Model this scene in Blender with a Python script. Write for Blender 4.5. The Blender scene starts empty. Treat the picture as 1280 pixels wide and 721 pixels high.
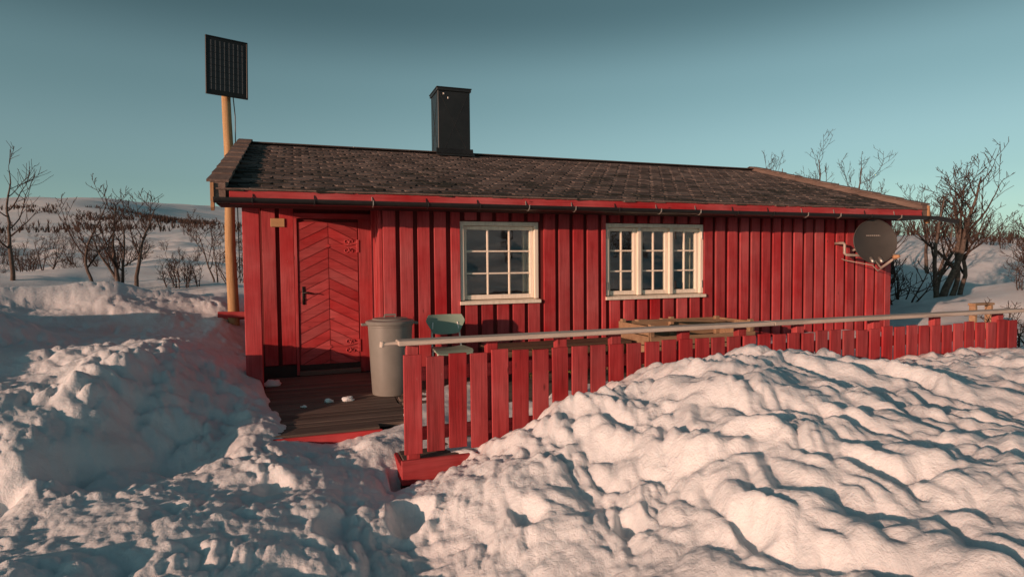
import bpy, math, random
import numpy as np
from mathutils import Vector, Matrix
R = math.radians
sc = bpy.context.scene
col = sc.collection

# ------------------------------------------------------------------ camera
cam = bpy.data.objects.new('camera', bpy.data.cameras.new('camera'))
col.objects.link(cam)
cam.data.sensor_width = 36.0
cam.data.lens = 36.0 * 754.6 / 1280.0
cam.data.clip_start = 0.05
cam.data.clip_end = 9000
_y, _t, _r = R(19.425), R(2.389), R(-0.531)
_F = Vector((math.sin(_y)*math.cos(_t), math.cos(_y)*math.cos(_t), -math.sin(_t)))
_R0 = Vector((math.cos(_y), -math.sin(_y), 0)); _U0 = _R0.cross(_F)
_Rt = _R0*math.cos(_r) + _U0*math.sin(_r)      # roll
_Up = _U0*math.cos(_r) - _R0*math.sin(_r)
cam.matrix_world = Matrix(((_Rt.x, _Up.x, -_F.x, 0.0), (_Rt.y, _Up.y, -_F.y, -7.5), (_Rt.z, _Up.z, -_F.z, 1.45), (0, 0, 0, 1)))
sc.camera = cam

# ------------------------------------------------------------------ sky, sun, exposure
SUN_EL, SUN_AZ = R(9.0), R(64.0)              # azimuth: left of the facade normal
S = Vector((-math.sin(SUN_AZ)*math.cos(SUN_EL), -math.cos(SUN_AZ)*math.cos(SUN_EL), math.sin(SUN_EL)))
w = bpy.data.worlds.new('World'); sc.world = w; w.use_nodes = True
nt = w.node_tree; nt.nodes.clear()
sky = nt.nodes.new('ShaderNodeTexSky'); sky.sky_type = 'NISHITA'; sky.sun_disc = False
sky.sun_elevation = SUN_EL; sky.sun_rotation = math.atan2(S.x, S.y)
sky.air_density = 1.0; sky.dust_density = 0.6; sky.ozone_density = 1.6
tint = nt.nodes.new('ShaderNodeMixRGB'); tint.blend_type = 'MULTIPLY'; tint.inputs[0].default_value = 1
tint.inputs[2].default_value = (0.72, 1.0, 0.98, 1)
bg = nt.nodes.new('ShaderNodeBackground'); bg.inputs[1].default_value = 0.12
wo = nt.nodes.new('ShaderNodeOutputWorld')
hsv = nt.nodes.new('ShaderNodeHueSaturation'); hsv.inputs['Saturation'].default_value = 0.45
nt.links.new(sky.outputs[0], hsv.inputs['Color']); nt.links.new(hsv.outputs[0], tint.inputs[1]); # the clear evening sky deepens smoothly from the horizon to the zenith, alike in every direction
tcw = nt.nodes.new('ShaderNodeTexCoord'); spw = nt.nodes.new('ShaderNodeSeparateXYZ'); nt.links.new(tcw.outputs['Generated'], spw.inputs[0])
deep = nt.nodes.new('ShaderNodeValToRGB'); deep.color_ramp.interpolation = 'EASE'
for i_, (p_, c_) in enumerate(((0.0, (1.0, 1.0, 1.0)), (0.16, (0.93, 0.94, 0.95)), (0.27, (0.78, 0.84, 0.84)), (0.38, (0.43, 0.51, 0.52)), (0.60, (0.40, 0.48, 0.50)))):
    el_ = deep.color_ramp.elements[i_] if i_ < 2 else deep.color_ramp.elements.new(p_)
    el_.position = p_; el_.color = (*c_, 1)
nt.links.new(spw.outputs[2], deep.inputs[0])
mulw = nt.nodes.new('ShaderNodeMixRGB'); mulw.blend_type = 'MULTIPLY'; mulw.inputs[0].default_value = 1
nt.links.new(tint.outputs[0], mulw.inputs[1]); nt.links.new(deep.outputs[0], mulw.inputs[2])
nt.links.new(mulw.outputs[0], bg.inputs[0]); nt.links.new(bg.outputs[0], wo.inputs[0])
sun = bpy.data.objects.new('sun', bpy.data.lights.new('sun', 'SUN')); col.objects.link(sun)
sun.data.energy = 4.5; sun.data.angle = R(0.6); sun.data.color = (1.0, 0.58, 0.41)
sun.rotation_euler = S.to_track_quat('Z', 'Y').to_euler()
sun.location = S * 40
sc.view_settings.view_transform = 'Standard'; sc.view_settings.look = 'None'
sc.view_settings.exposure = 0.0; sc.view_settings.gamma = 1.0; sc.view_settings.use_curve_mapping = False
sc.render.engine = 'CYCLES'
sc.cycles.max_bounces = 8

# ------------------------------------------------------------------ material helpers
def new_mat(name):
    m = bpy.data.materials.new(name); m.use_nodes = True
    n = m.node_tree; b = n.nodes['Principled BSDF']
    return m, n, b
def N(n, t, **kw):
    x = n.nodes.new(t)
    for k, v in kw.items(): setattr(x, k, v)
    return x
def ramp(n, fac, stops):
    r = N(n, 'ShaderNodeValToRGB'); e = r.color_ramp.elements
    while len(e) < len(stops): e.new(0.5)
    for i, (p, c) in enumerate(stops):
        e[i].position = p; e[i].color = (*c, 1) if len(c) == 3 else c
    n.links.new(fac, r.inputs[0]); return r.outputs[0]
def mix(n, fac, a, b, mode='MIX'):
    x = N(n, 'ShaderNodeMixRGB', blend_type=mode)
    for i, v in ((0, fac), (1, a), (2, b)):
        if hasattr(v, 'default_value'): n.links.new(v, x.inputs[i])
        elif i == 0: x.inputs[0].default_value = v
        else: x.inputs[i].default_value = (*v, 1)
    return x.outputs[0]
def noise(n, vec, scale, detail=4, rough=0.55, dist=0.0):
    x = N(n, 'ShaderNodeTexNoise'); x.inputs['Scale'].default_value = scale; x.inputs['Detail'].default_value = detail
    x.inputs['Roughness'].default_value = rough; x.inputs['Distortion'].default_value = dist
    n.links.new(vec, x.inputs['Vector']); return x.outputs['Fac']
def mapping(n, vec, scale):
    m = N(n, 'ShaderNodeMapping'); m.inputs['Scale'].default_value = scale; n.links.new(vec, m.inputs['Vector']); return m.outputs[0]
def bump(n, b, h, strength, dist=0.01):
    x = N(n, 'ShaderNodeBump'); x.inputs['Strength'].default_value = strength; x.inputs['Distance'].default_value = dist
    n.links.new(h, x.inputs['Height']); n.links.new(x.outputs[0], b.inputs['Normal'])
def mth(n, op, a, b=None):
    x = N(n, 'ShaderNodeMath', operation=op)
    for i, v in ((0, a), (1, b)):
        if v is None: continue
        if hasattr(v, 'default_value'): n.links.new(v, x.inputs[i])
        else: x.inputs[i].default_value = v
    return x.outputs[0]
def posvec(n, rnd=True):
    """world position shifted by a random amount per object"""
    g = N(n, 'ShaderNodeNewGeometry')
    if not rnd: return g.outputs['Position']
    oi = N(n, 'ShaderNodeObjectInfo'); a = N(n, 'ShaderNodeVectorMath', operation='MULTIPLY_ADD')
    cb = N(n, 'ShaderNodeCombineXYZ')
    for i in range(3): n.links.new(oi.outputs['Random'], cb.inputs[i])
    n.links.new(cb.outputs[0], a.inputs[0]); a.inputs[1].default_value = (37, 53, 29); n.links.new(g.outputs['Position'], a.inputs[2])
    return a.outputs[0]

def wood(name, cols, axis='Z', rough=0.7, grain=1.0, wear=None, bumpv=0.35, spec=0.3, vary=0.35):
    """painted or bare timber: grain drawn out along an axis, tone differing from board to board"""
    m, n, b = new_mat(name)
    v = posvec(n)
    s = {'X': (1.2, 40, 40), 'Y': (40, 1.2, 40), 'Z': (40, 40, 1.2)}[axis]
    s2 = {'X': (.8, 9, 9), 'Y': (9, .8, 9), 'Z': (9, 9, .8)}[axis]
    g1 = noise(n, mapping(n, v, s), 2.2, 6, 0.65, 0.3); g2 = noise(n, mapping(n, v, s2), 1.6, 4, 0.6, 0.6)
    g = mth(n, 'ADD', mth(n, 'MULTIPLY', g1, 0.55), mth(n, 'MULTIPLY', g2, 0.45))
    c = ramp(n, g, [(0.30, cols[0]), (0.52, cols[1]), (0.72, cols[2])])
    oi = N(n, 'ShaderNodeObjectInfo')
    tone = mth(n, 'ADD', 1 - vary/2, mth(n, 'MULTIPLY', oi.outputs['Random'], vary))
    hs = N(n, 'ShaderNodeHueSaturation'); n.links.new(tone, hs.inputs['Value']); n.links.new(c, hs.inputs['Color'])
    c = hs.outputs[0]
    if name.startswith('red'):
        fd = noise(n, v, 0.9, 4, 0.65)
        hs2 = N(n, 'ShaderNodeHueSaturation'); n.links.new(c, hs2.inputs['Color'])
        n.links.new(mth(n, 'ADD', 0.62, mth(n, 'MULTIPLY', fd, 0.72)), hs2.inputs['Value'])
        n.links.new(mth(n, 'SUBTRACT', 1.22, mth(n, 'MULTIPLY', fd, 0.5)), hs2.inputs['Saturation'])
        c = hs2.outputs[0]
        kn = N(n, 'ShaderNodeTexVoronoi'); kn.inputs['Scale'].default_value = 3.2; n.links.new(mapping(n, v, {'X': (.8, 2.2, 2.2), 'Y': (2.2, .8, 2.2), 'Z': (2.2, 2.2, .8)}[axis]), kn.inputs['Vector'])
        c = mix(n, ramp(n, kn.outputs['Distance'], [(0.03, (0.75, 0.75, 0.75)), (0.10, (0, 0, 0))]), c, (0.07, 0.012, 0.012))
    if wear:
        wn = noise(n, mapping(n, v, {'X': (2, 14, 14), 'Y': (14, 2, 14), 'Z': (14, 14, 2)}[axis]), 2.5, 5, 0.7)
        f = ramp(n, wn, [(wear[1], (0, 0, 0)), (wear[1] + 0.07, (1, 1, 1))])
        c = mix(n, f, c, wear[0])
    n.links.new(c, b.inputs['Base Color'])
    b.inputs['Roughness'].default_value = rough; b.inputs['Specular IOR Level'].default_value = spec
    bump(n, b, g, bumpv * grain, 0.006)
    return m
def plain(name, c, rough=0.5, metal=0.0, spec=0.5, var=0.15, scale=12.0, bumpv=0.0):
    m, n, b = new_mat(name)
    v = posvec(n)
    f = noise(n, v, scale, 5, 0.6)
    lo = tuple(x*(1-var) for x in c); hi = tuple(min(1, x*(1+var)) for x in c)
    n.links.new(ramp(n, f, [(0.3, lo), (0.7, hi)]), b.inputs['Base Color'])
    b.inputs['Metallic'].default_value = metal; b.inputs['Specular IOR Level'].default_value = spec
    rr = N(n, 'ShaderNodeMapRange'); rr.inputs[3].default_value = max(0.02, rough - .1); rr.inputs[4].default_value = min(1, rough + .1)
    n.links.new(f, rr.inputs[0]); n.links.new(rr.outputs[0], b.inputs['Roughness'])
    if bumpv: bump(n, b, f, bumpv, 0.01)
    return m

M = {}
M['red'] = wood('red_paint', [(0.22, 0.019, 0.021), (0.42, 0.042, 0.047), (0.50, 0.060, 0.064)], 'Z', 0.62, wear=((0.55, 0.40, 0.33), 0.71))
M['redx'] = wood('red_paint_lengthwise', [(0.24, 0.019, 0.021), (0.44, 0.045, 0.049), (0.52, 0.065, 0.066)], 'X', 0.62, wear=((0.5, 0.38, 0.32), 0.75))
M['red_rough'] = wood('red_fence_paint', [(0.15, 0.013, 0.014), (0.36, 0.034, 0.038), (0.45, 0.052, 0.056)], 'Z', 0.72, wear=((0.48, 0.36, 0.30), 0.69), bumpv=0.5)
M['red_dimmed'] = wood('weathered_dark_red_paint', [(0.08, 0.012, 0.012), (0.15, 0.022, 0.021), (0.2, 0.034, 0.032)], 'Z', 0.75)  # red taken darker: stands for gap shade and throws less bounce
M['cream'] = wood('cream_window_paint', [(0.60, 0.53, 0.43), (0.80, 0.73, 0.62), (0.86, 0.80, 0.69)], 'Z', 0.55, bumpv=0.12, vary=0.08)
M['rail'] = wood('weathered_rail_timber', [(0.27, 0.23, 0.20), (0.56, 0.48, 0.41), (0.70, 0.62, 0.54)], 'X', 0.85, bumpv=0.5, vary=0.1)
M['deck'] = wood('dark_deck_timber', [(0.055, 0.042, 0.036), (0.12, 0.09, 0.075), (0.19, 0.15, 0.12)], 'X', 0.8, bumpv=0.6, vary=0.5)
M['timber'] = wood('rough_sawn_timber', [(0.15, 0.09, 0.05), (0.31, 0.20, 0.12), (0.42, 0.30, 0.19)], 'X', 0.8, bumpv=0.4, vary=0.4)
M['brown'] = wood('brown_bench_timber', [(0.05, 0.03, 0.02), (0.12, 0.07, 0.045), (0.2, 0.13, 0.08)], 'X', 0.8, bumpv=0.5, vary=0.4)
M['pole'] = wood('yellow_pole_timber', [(0.25, 0.14, 0.06), (0.45, 0.28, 0.135), (0.55, 0.37, 0.20)], 'Z', 0.75, wear=((0.16, 0.09, 0.05), 0.64), bumpv=0.7, vary=0.05)
M['verge'] = wood('grey_brown_verge_timber', [(0.07, 0.05, 0.045), (0.17, 0.12, 0.10), (0.27, 0.20, 0.17)], 'Y', 0.85, bumpv=0.6, vary=0.3)
M['verge_end'] = wood('bare_orange_timber', [(0.25, 0.12, 0.06), (0.45, 0.25, 0.13), (0.55, 0.34, 0.2)], 'Z', 0.8, bumpv=0.4, vary=0.1)
M['gutter'] = plain('black_gutter', (0.018, 0.018, 0.018), 0.35, 0, 0.5)
M['chimney'] = plain('black_sheet_metal', (0.022, 0.024, 0.025), 0.38, 0.4, 0.5, 0.25, 3)
M['steel'] = plain('bracket_steel', (0.45, 0.42, 0.38), 0.4, 0.7)
M['bin'] = plain('olive_grey_plastic', (0.215, 0.205, 0.185), 0.42, 0, 0.5, 0.08, 6)
M['binlid'] = plain('grey_lid_plastic', (0.22, 0.21, 0.19), 0.45, 0, 0.5, 0.1, 6)
M['green'] = plain('sage_green_plastic', (0.22, 0.30, 0.24), 0.4, 0, 0.5, 0.08, 8)
M['white'] = plain('white_enamel', (0.75, 0.73, 0.68), 0.4, 0, 0.5, 0.06)
M['bracket'] = plain('galvanised_tube', (0.34, 0.30, 0.26), 0.5, 0.1)
M['dish'] = plain('anthracite_dish', (0.052, 0.047, 0.042), 0.5, 0, 0.45, 0.12, 5)
M['iron'] = plain('black_iron', (0.02, 0.018, 0.017), 0.45, 0.6)
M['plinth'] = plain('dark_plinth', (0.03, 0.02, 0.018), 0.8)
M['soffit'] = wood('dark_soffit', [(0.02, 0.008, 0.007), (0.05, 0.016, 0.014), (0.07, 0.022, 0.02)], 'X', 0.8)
M['inside'] = plain('dark_interior', (0.10, 0.075, 0.055), 0.9, 0, 0.2)
M['curtain'] = plain('cream_curtain', (0.6, 0.52, 0.40), 0.9, 0, 0.1, 0.12, 4)
M['cellframe'] = plain('black_anodised_frame', (0.02, 0.02, 0.02), 0.35, 0.5)
M['brass'] = plain('plaque_wood', (0.45, 0.27, 0.13), 0.7)
M['leaf'] = plain('juniper_leaf', (0.17, 0.17, 0.035), 0.7, 0, 0.3, 0.6, 20)

def glass_mat():
    m, n, b = new_mat('window_glass')
    n.nodes.remove(b)
    ge = N(n, 'ShaderNodeNewGeometry'); dt = N(n, 'ShaderNodeVectorMath', operation='DOT_PRODUCT')
    n.links.new(ge.outputs['Incoming'], dt.inputs[0]); n.links.new(ge.outputs['Normal'], dt.inputs[1])
    fac = mth(n, 'ADD', 0.13, mth(n, 'MULTIPLY', 0.87, mth(n, 'POWER', mth(n, 'SUBTRACT', 1.0, mth(n, 'ABSOLUTE', dt.outputs['Value'])), 5.0)))
    gl = N(n, 'ShaderNodeBsdfGlossy'); gl.inputs['Roughness'].default_value = 0.015; gl.inputs['Color'].default_value = (0.95, 0.95, 0.95, 1)
    tr = N(n, 'ShaderNodeBsdfTransparent'); tr.inputs[0].default_value = (0.86, 0.90, 0.88, 1)
    mx = N(n, 'ShaderNodeMixShader')
    n.links.new(fac, mx.inputs[0]); n.links.new(tr.outputs[0], mx.inputs[1]); n.links.new(gl.outputs[0], mx.inputs[2])
    g = N(n, 'ShaderNodeNewGeometry')
    nz = noise(n, g.outputs['Position'], 3.5, 2)
    bp = N(n, 'ShaderNodeBump'); bp.inputs['Strength'].default_value = 0.06; bp.inputs['Distance'].default_value = 0.02
    n.links.new(nz, bp.inputs['Height']); n.links.new(bp.outputs[0], gl.inputs['Normal'])
    n.links.new(mx.outputs[0], n.nodes['Material Output'].inputs[0])
    return m
M['glass'] = glass_mat()

def snow_mat():
    m, n, b = new_mat('snow')
    v = posvec(n, False)
    f1 = noise(n, v, 1.1, 5, 0.6); f2 = noise(n, v, 55, 4, 0.7); f3 = noise(n, v, 16, 5, 0.65, 0.4)
    c = ramp(n, f1, [(0.28, (0.59, 0.60, 0.62)), (0.5, (0.73, 0.745, 0.76)), (0.72, (0.82, 0.83, 0.84))])
    n.links.new(c, b.inputs['Base Color'])
    b.inputs['Roughness'].default_value = 0.55; b.inputs['Specular IOR Level'].default_value = 0.25
    b.inputs['Subsurface Weight'].default_value = 0.35
    b.inputs['Subsurface Radius'].default_value = (0.9, 0.7, 0.6); b.inputs['Subsurface Scale'].default_value = 0.02
    h = mth(n, 'ADD', mth(n, 'MULTIPLY', f2, 0.35), f3)
    bump(n, b, h, 0.6, 0.020)
    return m
M['snow'] = snow_mat()

def shingle_mat():
    m, n, b = new_mat('asphalt_shingle')
    v = posvec(n, False)
    oi = N(n, 'ShaderNodeObjectInfo'); g = N(n, 'ShaderNodeNewGeometry')
    rn = mth(n, 'FRACT', mth(n, 'ADD', oi.outputs['Random'], g.outputs['Random Per Island']))
    c = ramp(n, rn, [(0.0, (0.085, 0.068, 0.062)), (0.5, (0.145, 0.115, 0.104)), (1.0, (0.22, 0.172, 0.152))])
    gr = noise(n, v, 90, 3, 0.8)
    c = mix(n, 0.55, c, ramp(n, gr, [(0.25, (0.25, 0.25, 0.25)), (0.8, (1.0, 1.0, 1.0))]), 'MULTIPLY')
    big = noise(n, mapping(n, v, (1.0, 2.2, 2.2)), 1.5, 6, 0.72, 0.5)
    sz = N(n, 'ShaderNodeSeparateXYZ'); n.links.new(v, sz.inputs[0])
    big = mth(n, 'ADD', big, mth(n, 'MULTIPLY', mth(n, 'SUBTRACT', 2.72, sz.outputs[2]), 0.13))
    c = mix(n, ramp(n, big, [(0.52, (0, 0, 0)), (0.60, (0.95, 0.95, 0.95))]), c, (0.03, 0.03, 0.025))
    lich = noise(n, v, 23, 2, 0.5)
    c = mix(n, ramp(n, lich, [(0.735, (0, 0, 0)), (0.76, (1, 1, 1))]), c, (0.42, 0.36, 0.28))
    n.links.new(c, b.inputs['Base Color']); b.inputs['Roughness'].default_value = 0.9; b.inputs['Specular IOR Level'].default_value = 0.25
    bump(n, b, gr, 0.6, 0.006)
    return m
M['shingle'] = shingle_mat()

def bark_mat(name, a, c_):
    m, n, b = new_mat(name)
    v = posvec(n)
    f = noise(n, v, 18, 5, 0.7)
    n.links.new(ramp(n, f, [(0.3, a), (0.7, c_)]), b.inputs['Base Color']); b.inputs['Roughness'].default_value = 0.9
    b.inputs['Specular IOR Level'].default_value = 0.2
    bump(n, b, f, 0.5, 0.01)
    return m
M['bark'] = bark_mat('birch_bark', (0.045, 0.033, 0.028), (0.16, 0.125, 0.105))
M['twig'] = bark_mat('birch_twig', (0.040, 0.026, 0.022), (0.085, 0.056, 0.045))

def cell_mat():
    m, n, b = new_mat('solar_cell')
    tc = N(n, 'ShaderNodeTexCoord'); sp = N(n, 'ShaderNodeSeparateXYZ'); n.links.new(tc.outputs['Generated'], sp.inputs[0])
    a = mth(n, 'ABSOLUTE', mth(n, 'SUBTRACT', mth(n, 'FRACT', mth(n, 'MULTIPLY', sp.outputs[0], 2.0)), 0.5))
    f = mth(n, 'LESS_THAN', a, 0.07)
    n.links.new(mix(n, f, (0.010, 0.010, 0.012), (0.16, 0.155, 0.15)), b.inputs['Base Color'])
    b.inputs['Roughness'].default_value = 0.25
    return m
M['cell'] = cell_mat()

# ------------------------------------------------------------------ mesh helpers
class MB:
    def __init__(s): s.v = []; s.f = []
    def add(s, vs, fs):
        o = len(s.v); s.v += [tuple(x) for x in vs]; s.f += [tuple(i + o for i in f) for f in fs]; return s
    def box(s, x0, x1, y0, y1, z0, z1, c=0.0, mtx=None):
        """box, with its twelve edges chamfered when c > 0"""
        if c <= 0:
            vs = [(x, y, z) for x in (x0, x1) for y in (y0, y1) for z in (z0, z1)]
            fs = [(0, 1, 3, 2), (4, 6, 7, 5), (0, 4, 5, 1), (2, 3, 7, 6), (0, 2, 6, 4), (1, 5, 7, 3)]
        else:
            c = min(c, abs(x1-x0)*.3, abs(y1-y0)*.3, abs(z1-z0)*.3)
            vs = []; idx = {}
            P = ((x0, x1), (y0, y1), (z0, z1))
            for i in (0, 1):
                for j in (0, 1):
                    for k in (0, 1):
                        q = (P[0][i], P[1][j], P[2][k]); sg = (1 if i == 0 else -1, 1 if j == 0 else -1, 1 if k == 0 else -1)
                        for a in range(3):
                            p = [q[t] + (0 if t == a else sg[t]*c) for t in range(3)]
                            idx[(i, j, k, a)] = len(vs); vs.append(tuple(p))
            fs = []
            for a in range(3):
                b_, c_ = (a+1) % 3, (a+2) % 3
                for sd in (0, 1):
                    loop = []
                    for (e, f) in ((0, 0), (1, 0), (1, 1), (0, 1)):
                        t = [0, 0, 0]; t[a] = sd; t[b_] = e; t[c_] = f; loop.append(idx[(*t, a)])
                    fs.append(tuple(loop if sd else loop[::-1]))
                for e in (0, 1):
                    for f in (0, 1):   # the edge along a at (b=e, c=f) joins face b and face c
                        t0 = [0, 0, 0]; t0[b_] = e; t0[c_] = f; t1 = list(t0); t1[a] = 1
                        q = (idx[(*t0, b_)], idx[(*t1, b_)], idx[(*t1, c_)], idx[(*t0, c_)])
                        fs.append(q if (e == f) == True else q[::-1])
            for i in (0, 1):
                for j in (0, 1):
                    for k in (0, 1):
                        t = (idx[(i, j, k, 0)], idx[(i, j, k, 1)], idx[(i, j, k, 2)])
                        fs.append(t if (i + j + k) % 2 else t[::-1])
        if mtx is not None: vs = [tuple(mtx @ Vector(p)) for p in vs]
        return s.add(vs, fs)
    def tube(s, pts, rad, n=6, cap=True):
        pts = [Vector(p) for p in pts]; k = len(pts)
        if not hasattr(rad, '__len__'): rad = [rad]*k
        vs = []; fs = []; u = None
        for i, p in enumerate(pts):
            d = (pts[min(i+1, k-1)] - pts[max(i-1, 0)]).normalized()
            if u is None:
                u = d.orthogonal().normalized()
            else:
                u = (u - d*u.dot(d)); u = u.normalized() if u.length > 1e-6 else d.orthogonal().normalized()
            w_ = d.cross(u)
            for j in range(n):
                a = 2*math.pi*j/n; vs.append(tuple(p + (u*math.cos(a) + w_*math.sin(a))*rad[i]))
        for i in range(k-1):
            for j in range(n):
                fs.append((i*n+j, i*n+(j+1) % n, (i+1)*n+(j+1) % n, (i+1)*n+j))
        if cap: fs += [tuple(range(n))[::-1], tuple((k-1)*n + j for j in range(n))]
        return s.add(vs, fs)
    def lathe(s, prof, n=32, origin=(0, 0, 0), cap=True):
        vs = []; fs = []; k = len(prof)
        for (r_, z) in prof:
            for j in range(n):
                a = 2*math.pi*j/n; vs.append((origin[0]+r_*math.cos(a), origin[1]+r_*math.sin(a), origin[2]+z))
        for i in range(k-1):
            for j in range(n): fs.append((i*n+j, i*n+(j+1) % n, (i+1)*n+(j+1) % n, (i+1)*n+j))
        if cap: fs += [tuple(range(n))[::-1], tuple((k-1)*n+j for j in range(n))]
        return s.add(vs, fs)
    def prism(s, poly, axis, a, b):
        """2-D polygon pushed out along an axis between a and b"""
        n = len(poly)
        def mk(p, t): return {'X': (t, p[0], p[1]), 'Y': (p[0], t, p[1]), 'Z': (p[0], p[1], t)}[axis]
        vs = [mk(p, a) for p in poly] + [mk(p, b) for p in poly]
        return s.add(vs, [tuple(range(n))[::-1], tuple(range(n, 2*n))] + [(i, (i+1) % n, n+(i+1) % n, n+i) for i in range(n)])
    def mesh(s, name, mat, smooth=False):
        me = bpy.data.meshes.new(name); me.from_pydata(s.v, [], s.f)
        import bmesh
        bm = bmesh.new(); bm.from_mesh(me); bmesh.ops.recalc_face_normals(bm, faces=bm.faces); bm.to_mesh(me); bm.free()
        me.materials.append(mat)
        if smooth:
            me.polygons.foreach_set('use_smooth', [True]*len(me.polygons))
            if smooth == 'auto':
                me.set_sharp_from_angle(angle=R(35))
        return me
    def build(s, name, mat, parent=None, smooth=False, loc=None):
        return obj(name, s.mesh(name, mat, smooth), parent, loc)
def obj(name, me, parent=None, loc=None):
    o = bpy.data.objects.new(name, me); col.objects.link(o)
    if parent is not None:
        o.parent = parent; o.matrix_parent_inverse = abs_loc(parent)
    if loc is not None: o.location = loc
    return o
def abs_loc(p):
    if p.type != 'EMPTY': return Matrix.Identity(4)
    q = p; t = Vector((0, 0, 0))
    while q is not None:
        t = t + Vector(q.location) if q.type == 'EMPTY' else t
        q = q.parent
    return Matrix.Translation(-t)
def thing(name, label, cat, loc=(0, 0, 0), group=None):
    o = bpy.data.objects.new(name, None); col.objects.link(o); o.location = loc; o.empty_display_size = 0.2
    return tag(o, label, cat, group)
def tag(o, label=None, cat=None, group=None, kind=None):
    for k, v in (('label', label), ('category', cat), ('group', group), ('kind', kind)):
        if v: o[k] = v
    return o
def copy_tree(o, parent=None):
    c = o.copy(); col.objects.link(c)
    if parent is not None: c.parent = parent
    for ch in list(o.children): copy_tree(ch, c)
    return c
rng = random.Random(7)

# ------------------------------------------------------------------ snow terrain
def _hash(ix, iy, seed):
    h = (ix.astype(np.int64)*374761393 + iy.astype(np.int64)*668265263 + seed*974634777) & 0xffffffff
    h = ((h ^ (h >> 13))*1274126177) & 0xffffffff
    return (h ^ (h >> 16)) & 0xffff
def perlin(x, y, seed=0):
    x0 = np.floor(x); y0 = np.floor(y); fx = x-x0; fy = y-y0
    u = fx*fx*fx*(fx*(fx*6-15)+10); v = fy*fy*fy*(fy*(fy*6-15)+10)
    def g(ix, iy, dx, dy):
        a = _hash(ix, iy, seed)*(2*np.pi/65536.0); return np.cos(a)*dx + np.sin(a)*dy
    n00 = g(x0, y0, fx, fy); n10 = g(x0+1, y0, fx-1, fy); n01 = g(x0, y0+1, fx, fy-1); n11 = g(x0+1, y0+1, fx-1, fy-1)
    return ((n00*(1-u)+n10*u)*(1-v) + (n01*(1-u)+n11*u)*v)*1.5
def worley(x, y, seed=0):
    """distance to the nearest and second nearest scattered point, in cells"""
    x0 = np.floor(x); y0 = np.floor(y); f1 = np.full(x.shape, 9.0); f2 = np.full(x.shape, 9.0)
    for i in (-1, 0, 1):
        for j in (-1, 0, 1):
            cx, cy = x0+i, y0+j
            d = (cx + _hash(cx, cy, seed)/65536.0 - x)**2 + (cy + _hash(cx, cy, seed+77)/65536.0 - y)**2
            f2 = np.minimum(f2, np.maximum(f1, d)); f1 = np.minimum(f1, d)
    return np.sqrt(f1), np.sqrt(f2)
def near_only(mask, fn, *a):
    out = np.zeros(mask.shape)
    if mask.any(): out[mask] = fn(*[q[mask] for q in a])
    return out
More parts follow.
